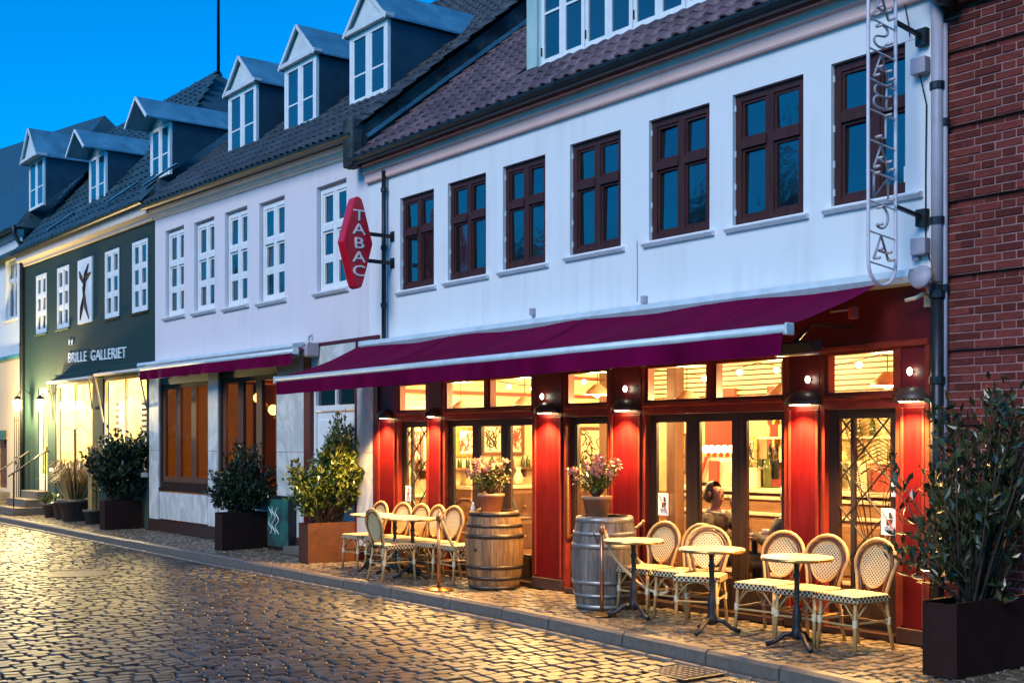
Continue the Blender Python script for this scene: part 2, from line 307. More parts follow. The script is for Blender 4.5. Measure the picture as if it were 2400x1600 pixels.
while x < 1.0:
    w = random.uniform(.105, .135); off = random.uniform(0, .2); y = kerb_y(x) - .20 - off * .5; wob = .02 * math.sin(x * .9)
    while y > -9.2:
        l = random.uniform(.14, .22); cxy = (x + w / 2 + .03 * math.sin(y * .8 + x * .3), y - l / 2)
        if (Vector(cxy) - MANH.xy).length > .42 and not (abs(cxy[0] - DRAIN.x) < .28 and abs(cxy[1] - DRAIN.y) < .26): sp.append((*cxy, (w - .017) / .16, (l - .018) / .2, random.randrange(6)))
        y -= l
    x += w
lay(sp, [sett_mesh(.16, .2, .05, .02, i) for i in range(6)], m_sett, road, 'road_sett', -.105)
# channel stones beside the kerb
b = MB(); chp = sett_mesh(.3, .13, .05, .02, 99); me_ch = chp.mesh('channel_stone', m_kerb, True, False); x = -30.0; i = 0
while x < -3:
    l = random.uniform(.26, .36)
    place('channel_stone', me_ch, road, (x + l / 2, kerb_y(x + l / 2) - .11, -.104), (0, 0, math.atan2(kerb_y(x + l) - kerb_y(x), l)), ((l - .012) / .3, .95, 1)); x += l
# kerb stones
kerb = MB().add([(-60, -1.3, -.19), (6, -2.1, -.19), (6, -1.9, -.19), (-60, -1.1, -.19)], [(0, 1, 2, 3)]).build('kerb', m_joint); tag(kerb, kind='structure')
kb = MB().ext([(-.5, -.07, -.11), (-.5, .07, -.11), (-.5, .075, .105), (-.5, -.035, .11), (-.5, -.065, .085)], (1, 0, 0)).mesh('kerb_stone', m_kerb)
x = -44.0
while x < 2:
    l = random.uniform(.8, 1.25); x1 = x + l; ya, yb = kerb_y(x), kerb_y(x1); ang = math.atan2(yb - ya, l)
    place('kerb_stone', kb, kerb, (x + l / 2, (ya + yb) / 2, -.095 + random.uniform(-.006, .006)), (random.uniform(-.02, .02), 0, ang + random.uniform(-.004, .004)), ((l - .012), 1, 1)); x = x1
# pavement setts
sp = []; x = -42.0
while x < 0:
    w = random.uniform(.095, .125); y = -.015 - random.uniform(0, .08)
    while y > kerb_y(x) + .10:
        l = random.uniform(.10, .145)
        sp.append((x + w / 2 + .03 * math.sin(y * 5), y - l / 2, (w - .012) / .11, (l - .012) / .12, random.randrange(6))); y -= l
    x += w
lay(sp, [sett_mesh(.11, .12, .03, .01, 20 + i) for i in range(6)], m_psett, pavement, 'pavement_sett', -.002)
mh = thing('manhole_cover', 'round iron manhole cover set in the cobbled road at left', 'manhole', MANH)
MB().lathe([(.0001, -.02), (.38, -.02), (.40, -.006), (.40, .0), (.36, .004), (.0001, .004)], MANH, 28).build('cover', m_kerb, mh)
MB().lathe([(.41, -.03), (.47, -.03), (.47, .002), (.41, .002)], MANH, 28).build('rim', m_iron, mh)
dr = thing('drain_cover', 'square patterned iron drain cover beside the kerb at bottom right', 'drain', DRAIN)
MB().box(DRAIN.x - .24, DRAIN.x + .24, DRAIN.y - .22, DRAIN.y + .22, -.128, -.104).build('plate', m_iron, dr, bevel=.006)
b = MB()
for i in range(7):
    for j in range(6): b.box(DRAIN.x - .20 + i * .06, DRAIN.x - .165 + i * .06, DRAIN.y - .18 + j * .065, DRAIN.y - .145 + j * .065, -.105, -.096)
b.build('grip_studs', m_kerb, dr)['kind'] = 'stuff'

# ------------------------------------------------------------------ house helpers
def wall_holes(x0, x1, z0, z1, y, holes, depth=.14):
    xs = sorted({x0, x1, *[h[0] for h in holes], *[h[1] for h in holes]}); zs = sorted({z0, z1, *[h[2] for h in holes], *[h[3] for h in holes]})
    b = MB()
    for xa, xb in zip(xs, xs[1:]):
        for za, zb in zip(zs, zs[1:]):
            cx, cz = (xa + xb) / 2, (za + zb) / 2
            if any(h[0] < cx < h[1] and h[2] < cz < h[3] for h in holes): continue
            b.add([(xa, y, za), (xb, y, za), (xb, y, zb), (xa, y, zb)], [(0, 1, 2, 3)])
    for hx0, hx1, hz0, hz1 in holes:
        d = y + depth
        b.add([(hx0, y, hz0), (hx0, d, hz0), (hx0, d, hz1), (hx0, y, hz1)], [(0, 1, 2, 3)]); b.add([(hx1, y, hz0), (hx1, y, hz1), (hx1, d, hz1), (hx1, d, hz0)], [(0, 1, 2, 3)])
        b.add([(hx0, y, hz1), (hx0, d, hz1), (hx1, d, hz1), (hx1, y, hz1)], [(0, 1, 2, 3)]); b.add([(hx0, y, hz0), (hx1, y, hz0), (hx1, d, hz0), (hx0, d, hz0)], [(0, 1, 2, 3)])
    return b
def win(house, x0, x1, z0, z1, y, cols, rows, mf, mg, fw=.055, mw=.06, tw=.07, bw=.022, dep=.06, inner=.03, sill=None, sill_m=None, name='window', hinge=False):
    """frame mesh = the window part; panes and sill are its sub-parts. rows: list of (fraction from top, kind) splits, kind t = transom, b = thin bar"""
    f = MB(); f.box(x0, x0 + fw, y, y + dep, z0, z1); f.box(x1 - fw, x1, y, y + dep, z0, z1); f.box(x0 + fw, x1 - fw, y + .001, y + dep, z1 - fw, z1); f.box(x0 + fw, x1 - fw, y + .001, y + dep, z0, z0 + fw)
    ix0, ix1, iz0, iz1 = x0 + fw, x1 - fw, z0 + fw, z1 - fw; H = iz1 - iz0
    cxs = [ix0]; cw = (ix1 - ix0 - mw * (cols - 1)) / cols
    zb = [(iz1, 0)]
    for fr, k in rows: zb.append((iz1 - H * fr, tw if k == 't' else bw))
    zb.append((iz0, 0)); cells = []
    for r_ in range(len(zb) - 1):
        za = zb[r_][0] - zb[r_][1] / 2; zc = zb[r_ + 1][0] + zb[r_ + 1][1] / 2
        for c in range(cols):
            a = ix0 + c * (cw + mw); cells.append((a, a + cw, zc, za))
    for c in range(cols - 1): f.box(ix0 + (c + 1) * cw + c * mw, ix0 + (c + 1) * (cw + mw), y + .002, y + dep, iz0, iz1)
    for fr, k in rows:
        h = tw if k == 't' else bw; z = iz1 - H * fr
        for c in range(cols): f.box(ix0 + c * (cw + mw), ix0 + c * (cw + mw) + cw, y + (-.012 if k == 't' else .012), y + dep, z - h / 2, z + h / 2)
    for a, c, zc, za in cells:
        i = inner
        f.box(a, a + i, y + .014, y + dep, zc, za); f.box(c - i, c, y + .014, y + dep, zc, za); f.box(a + i, c - i, y + .015, y + dep, za - i, za); f.box(a + i, c - i, y + .015, y + dep, zc, zc + i)
    o = f.build(name, mf, house)
    for a, c, zc, za in cells:
        i = inner - .004; t = random.uniform(-.008, .008); t2 = random.uniform(-.012, .012)
        yy = y + dep * .62
        MB().ext([(a + i, yy + t, zc + i), (c - i, yy - t, zc + i), (c - i, yy - t + t2, za - i), (a + i, yy + t + t2, za - i)], (0, .006, 0)).build('pane', mg, o)
    if sill:
        sx, sh, sd_ = sill
        MB().ext([(x0 - sx, y + .05, z0 - .0), (x0 - sx, -sd_ + (y - y), z0 - .022), (x0 - sx, -sd_, z0 - sh * .55), (x0 - sx, -sd_ * .55, z0 - sh), (x0 - sx, y + .05, z0 - sh)], (x1 - x0 + 2 * sx, 0, 0)).build('sill', sill_m or m_sill, o)
    if hinge:
        b = MB()
        for k in (.1, .3, .55, .9): b.box(x0 - .004, x0 + .012, y - .012, y, z0 + (z1 - z0) * k - .03, z0 + (z1 - z0) * k + .03)
        b.build('hinge', m_alu, o)
    return o
def tile_proto(w=.215, l=.36):
    b = MB(); n = 6; vs = []
    for j, (s, dz) in enumerate(((0, .03), (l, .002))):
        for i in range(n + 1):
            t = i / n; h = .024 * math.sin(t * 2 * math.pi * .9 + .4)
            vs.append(((t - .5) * w * 1.06, s, h + dz))
    for i in range(n + 1):
        vs.append((vs[i][0], 0, vs[i][2] - .022))
    fs = [(i, i + 1, n + 2 + i, n + 1 + i) for i in range(n)] + [(2 * n + 2 + i, 2 * n + 3 + i, i + 1, i) for i in range(n)]
    return b.add(vs, fs)
def tile_roof(house, x0, x1, zf, y0, y1, pitch, m, skip=lambda x, y: False, n_single=300, ex=.30):
    pr = tile_proto(); me = pr.mesh('roof_tile', m, True, False); rows = int((y1 - y0) / math.cos(pitch) / ex) + 1; cols = int((x1 - x0) / .21)
    spots = []
    for r_ in range(rows):
        for c in range(cols):
            x = x0 + (c + .5) * (x1 - x0) / cols; y = y0 + r_ * ex * math.cos(pitch)
            if not skip(x, y): spots.append((x, y, zf(x) + (y - y0) * math.tan(pitch)))
    spots.sort(key=lambda s: (Vector(s) - Vector((CX, CY, CZ))).length); rest = MB(); kx = (x1 - x0) / cols / .21
    for i, s in enumerate(spots):
        rz = random.uniform(-.02, .02); rx = pitch + random.uniform(-.02, .02)
        if i < n_single: place('roof_tile', me, house, s, (rx, 0, rz), (kx, 1, 1))
        else: rest.merge(pr, Matrix.Translation(s) @ Matrix.Rotation(rz, 4, 'Z') @ Matrix.Rotation(rx, 4, 'X') @ Matrix.Diagonal((kx, 1, 1, 1)))
    if rest.v:
        o = rest.build('roof_tiles', m, house, True, recalc=False); o['kind'] = 'stuff'
def gutter(house, xa, za, xb, zb, y, r, m):
    n = 7; prof = [(math.cos(math.pi + math.pi * i / n), math.sin(math.pi + math.pi * i / n)) for i in range(n + 1)]
    pts = [(xa, y + r * c, za + r * s) for c, s in prof] + [(xa, y + r * .82 * c, za + r * .82 * s) for c, s in reversed(prof)]
    g = MB().ext(pts, (xb - xa, 0, zb - za)).build('gutter', m, house)
    k = int(abs(xb - xa) / .95)
    for i in range(k):
        t = (i + .5) / k; x = xa + (xb - xa) * t; z = za + (zb - za) * t
        MB().box(x - .012, x + .012, y - r - .008, y - r + .004, z - .03, z + .02).build('gutter_bracket', m, g)
    return g
def cornice(house, xa, za, xb, zb, prof, m, name='cornice'):
    return MB().ext([(xa, y, za + z) for y, z in prof], (xb - xa, 0, zb - za)).build(name, m, house)
def pipe(name, label, path, r, m, clips=(), cat='downpipe', group=None):
    t = thing(name, label, cat, path[-1], group)
    MB().tube(path, r, 10).build('pipe', m, t, True)
    for p in clips: MB().lathe([(r + .002, -.03), (r + .012, -.03), (r + .012, .03), (r + .002, .03)], p, 12).build('clip', m_darkmetal, t)
    return t
def dormer(house, xl, xr, yf, zb, zt, zp, tanp, ov, side, style, roof_m, win_m=None, wf=.05):
    """one dormer: body (the part) with roof slabs, gable, window as sub-parts"""
    yb = yf + (zt - zb) / tanp + .15; yp = yf + (zp - zb) / tanp + .1; xc = (xl + xr) / 2; e = .07
    d = MB().ext([(xl, yf, zb), (xl, yf, zt), (xl, yb, zt)], (xr - xl, 0, 0)).build('dormer', m_slateside, house)
    for s, xe in ((-1, xl - e), (1, xr + e)):
        sl_ = (zp - zt) / ((xr - xl) / 2); ze = zt - e * sl_ * .8
        b = MB(); a = [(xe, yf - ov, ze), (xc, yf - ov, zp + .02), (xc, yp, zp + .02), (xe, yb + .1, ze)]
        n = Vector((0, 0, .03)); b.add([Vector(p) for p in a] + [Vector(p) + n for p in a], [(0, 1, 2, 3), (4, 5, 6, 7), (0, 1, 5, 4), (1, 2, 6, 5), (2, 3, 7, 6), (3, 0, 4, 7)]); b.build('dormer_roof', roof_m, d)
        b = MB(); b.bar((xe, yf - ov - .01, ze + .0), (xc, yf - ov - .01, zp + .02), .025, .055); b.build('bargeboard', m_gable if style == 'pediment' else m_whitepaint, d)
    gy = yf - ov + .06 if style == 'pediment' else yf - .01
    MB().ext([(xl, gy, zt), (xr, gy, zt), (xc, gy, zp - .01)], (0, .05, 0)).build('gable', m_gable, d)
    if style == 'pediment': MB().ext([(xl - e, yf - ov - .015, zt - .04), (xl - e, yf - ov - .015, zt + .03), (xl - e, yf + .02, zt + .03), (xl - e, yf + .02, zt - .04)], (xr - xl + 2 * e, 0, 0)).build('pediment_rail', m_gable, d)
    x0, x1, z0, z1 = xl + .005, xr - .005, zb - .06, zt - .045; y = yf - .055; fw = wf; mw = .10; f = MB()
    f.box(x0, x0 + fw, y, yf - .001, z0, z1); f.box(x1 - fw, x1, y, yf - .001, z0, z1); f.box(x0 + fw, x1 - fw, y + .001, yf - .001, z1 - fw, z1); f.box(x0 + fw, x1 - fw, y - .02, yf - .001, z0, z0 + fw * 1.3)
    xm = (x0 + x1) / 2; f.box(xm - mw / 2, xm + mw / 2, y - .004, yf - .001, z0 + fw, z1 - fw); cells = []
    for a, c in ((x0 + fw, xm - mw / 2), (xm + mw / 2, x1 - fw)):
        i = .045; f.box(a, a + i, y + .01, yf - .002, z0 + fw, z1 - fw); f.box(c - i, c, y + .01, yf - .002, z0 + fw, z1 - fw)
        zbk = z0 + fw + (z1 - z0 - 2 * fw) * .42; f.box(a + i, c - i, y + .012, yf - .002, zbk - .014, zbk + .014)
        cells += [(a + i, c - i, z0 + fw, zbk - .014), (a + i, c - i, zbk + .014, z1 - fw)]
    f.build('window_frame', m_whitepaint, d)
    for a, c, p, q in cells: MB().box(a, c, yf - .035, yf - .028, p, q).build('pane', m_skyglass, d)
    return d
m_slateside = mat('slate_cheek', (.016, .055, .085), .5, .25, 3, .15); m_skyglass = mat('sky_reflecting_glass', (.01, .05, .08), .04, .2, .9, ior=1.9)

XAB, XBC, XCD, XAE = -15.02, -23.2, -32.25, -5.92
# ------------------------------------------------------------------ white cafe house
A = thing('white_house', 'white plastered cafe house with dark brown upstairs windows and red ground floor', 'house', ((XAB + XAE) / 2, .2, 0))
wa = [(938, 1017, 457, 677), (1049.5, 1139, 420, 652), (1178.6, 1278, 379, 625), (1336, 1455, 320, 584), (1521, 1663, 260, 549), (1717, 1883, 196, 513), (1948, 2147, 116, 464)]
WA = []
for ul, ur, vt, vb in wa:
    um = (ul + ur) / 2; WA.append((X(ul), X(ur), P(um, vb).z, P(um, vt).z))
zt_ = sum(w[3] for w in WA) / 7; zb_ = sum(w[2] for w in WA) / 7
WA = [(a, c, zb_ * .5 + z0 * .5, zt_ * .5 + z1 * .5) for a, c, z0, z1 in WA]
wall_holes(XAB, XAE, 3.02, 5.66, 0, WA, .16).build('wall', m_white, A)
MB().box(XAE - .25, XAE, .004, 6, 0, 5.6).build('end_wall', m_white, A)
for h in WA: win(A, *h, .045, 2, [(.37, 't')], m_mahog, m_darkglass, .075, .085, .085, sill=(.07, .065, .06), hinge=True)
cornice(A, XAB - .02, 5.44, XAE, 5.44, [(.02, -.06), (-.05, -.06), (-.06, -.045), (-.06, .055), (-.075, .06), (-.10, .075), (-.10, .165), (-.14, .17), (-.14, .235), (.02, .235)], m_salmon)
gutter(A, XAB - .12, 5.71, XAE + .1, 5.71, -.235, .08, m_darkzinc)
TA = math.tan(R(38.7)); ra = lambda x: 5.72
MB().ext([(XAB, -.26, 5.68), (XAB, 4.6, 5.68 + 4.86 * TA), (XAB, 4.6, 5.60 + 4.86 * TA), (XAB, -.26, 5.60)], (XAE - XAB, 0, 0)).build('roof_deck', m_underroof, A)
YD = .62; XD0 = P(1241, 184, YD).x
tile_roof(A, XAB + .05, XAE, ra, -.27, 4.4, R(38.7), m_tile_a, skip=lambda x, y: x > XD0 - .05 and y > YD - .28)
# long copper dormer
zroof = 5.72 + (YD + .27) * TA; zs = P(1279, 153, YD).z
dl = MB().ext([(XD0, YD, zroof - .05), (XD0, YD, 8.5), (XD0, 4.2, 8.9)], (XAE - .2 - XD0, 0, 0)).build('long_dormer', m_copper, A)
MB().box(XD0 - .02, XD0 + .19, YD - .03, YD - .001, zroof - .03, 8.48).build('corner_cladding', m_copper, dl)
MB().ext([(XD0 - .03, YD - .002, zroof - .1), (XD0 - .03, YD - .10, zroof - .12), (XD0 - .03, YD - .10, zroof - .09), (XD0 - .03, YD - .035, zs - .05), (XD0 - .03, YD - .002, zs - .05)], (XAE - .2 - XD0, 0, 0)).build('apron_flashing', m_copper, dl)
xw = X(1276, YD); sw = (X(1630, YD) - X(1334, YD)) / 5.15; k = 0
while xw + sw < XAE - .3:
    f = MB(); f.box(xw, xw + .06, YD - .05, YD - .002, zs - .03, 8.3); f.box(xw + sw - .06, xw + sw, YD - .05, YD - .002, zs - .03, 8.3); f.box(xw + .06, xw + sw - .06, YD - .052, YD - .002, zs - .03, zs + .05); f.box(xw + .06, xw + sw - .06, YD - .045, YD - .002, zs + .60, zs + .63); f.box(xw + .06, xw + sw - .06, YD - .045, YD - .002, 8.22, 8.3)
    f.box(xw + .02, xw + sw - .02, YD - .075, YD - .053, zs - .025, zs - .002); f.build('casement', m_whitepaint, dl)
    for p, q in ((zs + .05, zs + .60), (zs + .63, 8.22)): MB().box(xw + .06, xw + sw - .06, YD - .03, YD - .022, p, q).build('pane', m_skyglass, dl)
    if k % 2 == 0: MB().box(xw + .008, xw + .024, YD - .066, YD - .05, zs + .1, zs + .2).build('hinge', m_darkmetal, dl)
    xw += sw + (.012 if k % 2 else .002); k += 1
MB().tube([(X(1494), -.004, P(1494, 565).z), (X(1494) + .005, -.004, P(1494, 640).z), (X(1494), -.004, P(1494, 706).z)], .006, 5).build('wall_crack', m_pipe, A)  # thin tube standing in for a vertical crack line in the plaster
# hairline service boxes on the wall
for u, v in ((1252, 731), (1514, 703), (2152, 600)):
    p = P(u, v); MB().box(p.x - .03, p.x + .03, -.05, -.002, p.z - .04, p.z + .04).build('junction_box', m_pipe, A)

# ------------------------------------------------------------------ pale house
B = thing('pale_house', 'pale lilac house with white windows, three gabled dormers and marble clad ground floor', 'house', ((XAB + XBC) / 2, .2, 0))
wb = [(388, 431, 534, 738), (455, 502.5, 514, 726), (527, 579.6, 490, 715), (607.6, 667, 467, 702), (742, 812, 428, 677)]
WB = [(X(a), X(c), P((a + c) / 2, d).z, P((a + c) / 2, t).z) for a, c, t, d in wb]
EB = lambda x: 6.05 + (XAB - x) * .0285
wall_holes(XBC, XAB, 2.96, 6.12, 0, WB, .16).build('wall', m_pale, B)
for h in WB: win(B, h[0] + .03, *h[1:3], h[3] - .05, .06, 2, [(.37, 't'), (.70, 'b')], m_whitepaint, m_darkglass, .065, .10, .09, .042, inner=.04, sill=(.08, .08, .07))
zc0, zc1 = P(868, 354.6).z, P(365, 515).z
cornice(B, XAB - .03, zc0, XBC, zc1, [(.02, -.02), (-.04, 0), (-.04, .03), (-.08, .05), (-.10, .10), (-.14, .11), (-.17, .15), (-.17, .19), (.02, .19)], m_cream)
gutter(B, XAB + .0, EB(XAB) + .02, XBC, EB(XBC) + .02, -.245, .085, m_darkzinc)
TB = math.tan(R(40)); zBr = lambda x, y: EB(x) + .06 + (y + .22) * TB
b = MB(); b.add([(XBC, -.2, zBr(XBC, -.24)), (XAB, -.2, zBr(XAB, -.24)), (XAB, 5.2, zBr(XAB, 5.18)), (XBC, 5.2, zBr(XBC, 5.18))], [(0, 1, 2, 3)]); b.build('roof_deck', m_underroof, B)
DB = [(826, 916, 264, 212, 93, 48, -6), (673, 748, 323, 288, 166, 133, 62), (541, 607, 375, 350, 227, 203, 132)]
YB = .85; BX = []
for ul, ur, vbl, vbr, vtl, vtr, vp in DB:
    xl, xr = X(ul, YB), X(ur, YB); zb1 = (P(ul, vbl, YB).z + P(ur, vbr, YB).z) / 2 + .04; zt1 = (P(ul, vtl, YB).z + P(ur, vtr, YB).z) / 2 + .06
    zp1 = zt1 + .54
    dormer(B, xl, xr, YB, zb1, zt1, zp1, TB, .12, 0, 'pediment', m_zinc, wf=.085); BX.append((xl, xr))
tile_roof(B, XBC, XAB + .03, lambda x: EB(x) + .06, -.24, 5.2, R(40), m_tile_b, skip=lambda x, y: any(a - .05 < x < c + .05 and YB - .1 < y < YB + 1.4 for a, c in BX))
# flank wall of the pale house above the cafe roof, with verge tiles
prof = [(-.18, 5.62), (-.18, EB(XAB) + .10), (5.2, EB(XAB) + .06 + 5.42 * TB - .06), (5.2, 9.2)]
MB().ext([(XAB - .28, y, z - .02) for y, z in prof], (.30, 0, 0)).build('flank_wall', m_sooty, B)
MB().box(XAB - .24, XAB + .03, -.30, -.10, 5.6, 6.30).build('parapet_end', m_sooty, B, bevel=.03)
MB().bar((XAB + .03, -.05, 6.05), (XAB + .03, 4.6, 6.05 + 4.65 * TA - .10), .06, .05).build('flashing', m_zinc, B)
vt = tile_proto(.2, .34).mesh('verge_tile', m_tile_b, True, False); y = -.2
while y < 5.1:
    place('verge_tile', vt, B, (XAB - .08, y, zBr(XAB, y) + .06), (R(40), random.uniform(.0, .15), random.uniform(-.06, .06)), (1.5, 1, 1)); y += .24

# ------------------------------------------------------------------ green house
C = thing('green_house', 'dark green shop house with white windows and bright yellow shop front', 'house', ((XBC + XCD) / 2, .2, 0))
wc = [(85.5, 110, 643, 781), (135, 162.5, 625, 769), (247, 280, 586, 744), (311, 347, 564, 730)]
WC = [(X(a), X(c), P((a + c) / 2, d).z, P((a + c) / 2, t).z) for a, c, t, d in wc]
CD0, CD1 = X(89), X(111); CW = [(X(130), X(216)), (X(241), X(343))]; ZC0, ZC1 = P(172, 1098).z, P(172, 896).z
ZCW = (ZC0, ZC1)
wall_holes(XCD, XBC, 0, 6.3, 0, WC + [(a, c, *ZCW) for a, c in CW] + [(CD0, CD1, .55, ZC1 - .05)], .14).build('wall', m_green, C)
for h in WC: win(C, *h, -.012, 2, [(.34, 'b'), (.67, 'b')], m_whitepaint, m_darkglass, .07, .10, .05, .05, inner=.04, dep=.07, sill=(.05, .05, .06), sill_m=m_green)
cornice(C, XBC, P(365, 515).z, XCD, P(60, 625).z, [(.02, 0), (-.06, 0), (-.06, .06), (-.10, .09), (-.18, .11), (-.18, .30), (.02, .30)], m_cream)
gutter(C, XBC, 6.43, XCD, 6.5, -.26, .08, m_darkzinc)
RX0, RX1, RY, RZ = -28.4, -36.4, 3.6, 10.85
b = MB(); b.add([(XBC + .02, -.22, 6.42), (XCD, -.22, 6.50), (RX1, RY, RZ + .2), (RX0, RY, RZ), (XBC + .02, 7.4, 6.4), (XCD - 4, -.22, 6.5)], [(0, 3, 2, 5, 1), (0, 4, 3)]); b.build('roof_deck', m_slate, C)
TC_ = (RZ - 6.42) / (RY + .22)
rest = MB(); pr = tile_proto(.3, .42)
for r_ in range(int((RY + .22) / math.cos(math.atan(TC_)) / .34)):
    y = -.24 + r_ * .34 * math.cos(math.atan(TC_)); f = (y + .22) / (RY + .22)
    xr_ = XBC + (RX0 - XBC) * f; xl_ = XCD + (RX1 - XCD) * f; n = int((xr_ - xl_) / .3)
    for c in range(n):
        x = xl_ + (c + .5) * .3
        rest.merge(pr, Matrix.Translation((x, y, 6.45 + (y + .22) * TC_ + .15 * (1 - 0) * max(0, -(x - XBC)) / 13)) @ Matrix.Rotation(math.atan(TC_) + random.uniform(-.02, .02), 4, 'X'))
o = rest.build('roof_slates', m_slate, C, False, recalc=False); o['kind'] = 'stuff'
for ul, ur, vb_, vt_, vp_, yf in ((358, 404, 412, 312, 252, .45), (214, 252.5, 482, 378, 335, .45)):
    xl, xr = X(ul, yf), X(ur, yf); zb1, zt1 = P((ul + ur) / 2, vb_, yf).z, P((ul + ur) / 2, vt_, yf).z + .05
    dormer(C, xl, xr, yf, zb1, zt1 + .12, zt1 + .55, TC_ * .8, .55, 0, 'barge', m_zinc, wf=.075)
for u0, v0, u1, v1 in ((128, 552, 168, 529), (268, 493, 320, 467), (355, 495, 410, 460)):
    a, c = P(u0, v0, .1), P(u1, v1, .1); q0 = Vector((a.x, -.02, 6.45 + .26 * TC_)); q1 = Vector((c.x, .2, 6.45 + .48 * TC_))
    MB().bar(q0 + Vector((0, -.05, .05)), q1 + Vector((0, -.05, .05)), .05, .02).build('roof_flashing', m_zinc, C)

# ------------------------------------------------------------------ left house
D = thing('left_house', 'pale blue white house at the far left edge with sandstone coloured ground floor', 'house', (XCD - 4, .2, 0))
wdx = (X(13), X(39.5), P(26, 748).z, P(26, 608).z)
wall_holes(-46, XCD - .02, P(20, 838).z, 7.3, 0, [wdx, (wdx[0] - 3.2, wdx[1] - 3.2, *wdx[2:])], .14).build('wall', m_blue, D)
for dx in (0, -3.2): win(D, wdx[0] + dx, wdx[1] + dx, *wdx[2:], .08, 2, [(.33, 't')], m_gable, m_darkglass, .07, .09, .08, sill=(.12, .07, .07))
DD0, DD1 = X(-10), X(17)
wall_holes(-46, XCD - .02, 0, P(20, 838).z, -.01, [(DD0, DD1, .5, P(10, 1025).z)], .2).build('ground_floor_wall', m_wall_sand, D)
cornice(D, XCD, P(30, 842).z, -46, P(30, 842).z, [(.02, 0), (-.06, 0), (-.10, .05), (-.10, .10), (.02, .10)], m_zinc, 'string_course')
dd = MB().box(DD0, DD1, .12, .18, .5, P(10, 1025).z).build('front_door', m_walnut, D)
for i in range(2):
    for j in range(2):
        xa = DD0 + .08 + i * (DD1 - DD0 - .08) / 2; MB().box(xa, xa + (DD1 - DD0) / 2 - .12, .10, .118, .65 + j * .95, 1.45 + j * .95).build('door_panel', m_walnut, dd)
p = P(8, 1017); MB().box(p.x - .35, p.x + .45, -.04, -.012, P(8, 1030).z, P(8, 1008).z).build('name_plate', m_brass, D)
cornice(D, XCD - .02, 7.0, -46, 7.0, [(.02, 0), (-.05, 0), (-.14, .1), (-.14, .16), (.02, .16)], m_cream)
gutter(D, XCD, 7.2, -46, 7.2, -.24, .08, m_darkzinc)
b = MB(); b.add([(XCD + .05, -.22, 7.2), (-47, -.22, 7.2), (-49, 3.6, 12.9), (-38.9, 3.6, 11.85), (-36.7, 3.6, 11.6), (XCD + .05, 6, 7.2)], [(0, 4, 3, 2, 1), (0, 5, 4)]); b.build('roof', m_slate, D)
xl, xr = X(73, .35), X(107, .35); dormer(D, xl, xr, .35, P(90, 484, .35).z, P(90, 378, .35).z + .05, P(90, 340, .35).z + .35, 1.0, .25, 0, 'pediment', m_zinc)
an = thing('roof_mast', 'tall thin antenna pole standing on the slate ridge against the sky', 'mast', (RX0, RY, RZ - .1)); MB().tube([(RX0, RY, RZ - .1), (RX0, RY, RZ + 3), (RX0, RY, RZ + 6.5)], [.045, .035, .025], 8).build('pole', m_darkmetal, an, True)  # antenna pole at the end of the slate ridge
MB().lathe([(.0001, 0), (.10, 0), (.10, .08), (.05, .16), (.0001, .16)], (RX0, RY, RZ - .1), 12).build('foot', m_darkmetal, an)

# ------------------------------------------------------------------ brick house
E = thing('brick_house', 'dark red brick house at the right edge with pale mortar joints', 'house', (-2, .2, 0))
XE = X(2217); mo_ = MB(); z = .05 - .034; row = 0
while z < 5.25:
    rec = row % 9 == 8; n = 1 if rec else 8
    mo_.box(XE + .004, 6, .018 if rec else -.024, .4, z, z + .0675 * n); z += .0675 * n; row += n
mo_.build('mortar_wall', m_mortar, E)
brl = [MB().box(-.114, .114, 0, .1, -.0265, .0265), MB().box(-.054, .054, 0, .1, -.0265, .0265)]
def soft_brick(hx):
    b = MB(); e = .004; z = .0278
    b.add([(-hx, 0.1, -z), (hx, .1, -z), (hx, .1, z), (-hx, .1, z), (-hx, e, -z), (hx, e, -z), (hx, e, z), (-hx, e, z), (-hx + e, 0, -z + e), (hx - e, 0, -z + e), (hx - e, 0, z - e), (-hx + e, 0, z - e)],
          [(0, 1, 5, 4), (1, 2, 6, 5), (2, 3, 7, 6), (3, 0, 4, 7), (4, 5, 9, 8), (5, 6, 10, 9), (6, 7, 11, 10), (7, 4, 8, 11), (8, 9, 10, 11)]); return b
br = [soft_brick(.114), soft_brick(.054)]; brm = [x_.mesh('brick', m_brick, False, True) for x_ in br]; rest = MB(); n1 = 0; z = .05; row = 0; sing = []
while z < 5.2:
    rec = row % 9 == 8; x = XE + (0 if row % 2 else -.06) - .02; k = row % 2
    while x < 3.0:
        hx = .114 if k % 2 == 0 else .054; yb_ = (.008 if rec else -.032) + random.uniform(-.004, .004)
        if x + 2 * hx > XE + .03: sing.append((max(x, XE) + hx, yb_, z, k % 2))
        x += 2 * hx + .0115; k += 1
    z += .0675; row += 1
sing.sort(key=lambda s: (0 if s[2] > 1.35 else 1, s[0]))
for i, (x, y, z, k) in enumerate(sing):
    if i < 300: place('brick', brm[k], E, (x, y, z), (random.uniform(-.01, .01), random.uniform(-.006, .006), random.uniform(-.01, .01)))
    else: rest.merge(br[k], Matrix.Translation((x, y, z)))
o = rest.build('bricks', m_brick, E, False, recalc=False); o['kind'] = 'stuff'
MB().ext([(XE, .3, 5.22), (XE, -.10, 5.22), (XE, -.22, 5.34), (XE, -.22, 5.7), (XE, .3, 5.7)], (9, 0, 0)).build('eaves_board', mat('brown_eaves', (.06, .02, .018), .7, .3, 4), E)
MB().tube([(XE - .1, -.2, 5.75), (XE - .06, -.2, 5.45), (XE + .1, -.2, 5.27), (XE + .2, -.2, 5.24)], .07, 8).build('eaves_scroll', m_darkmetal, E, True)

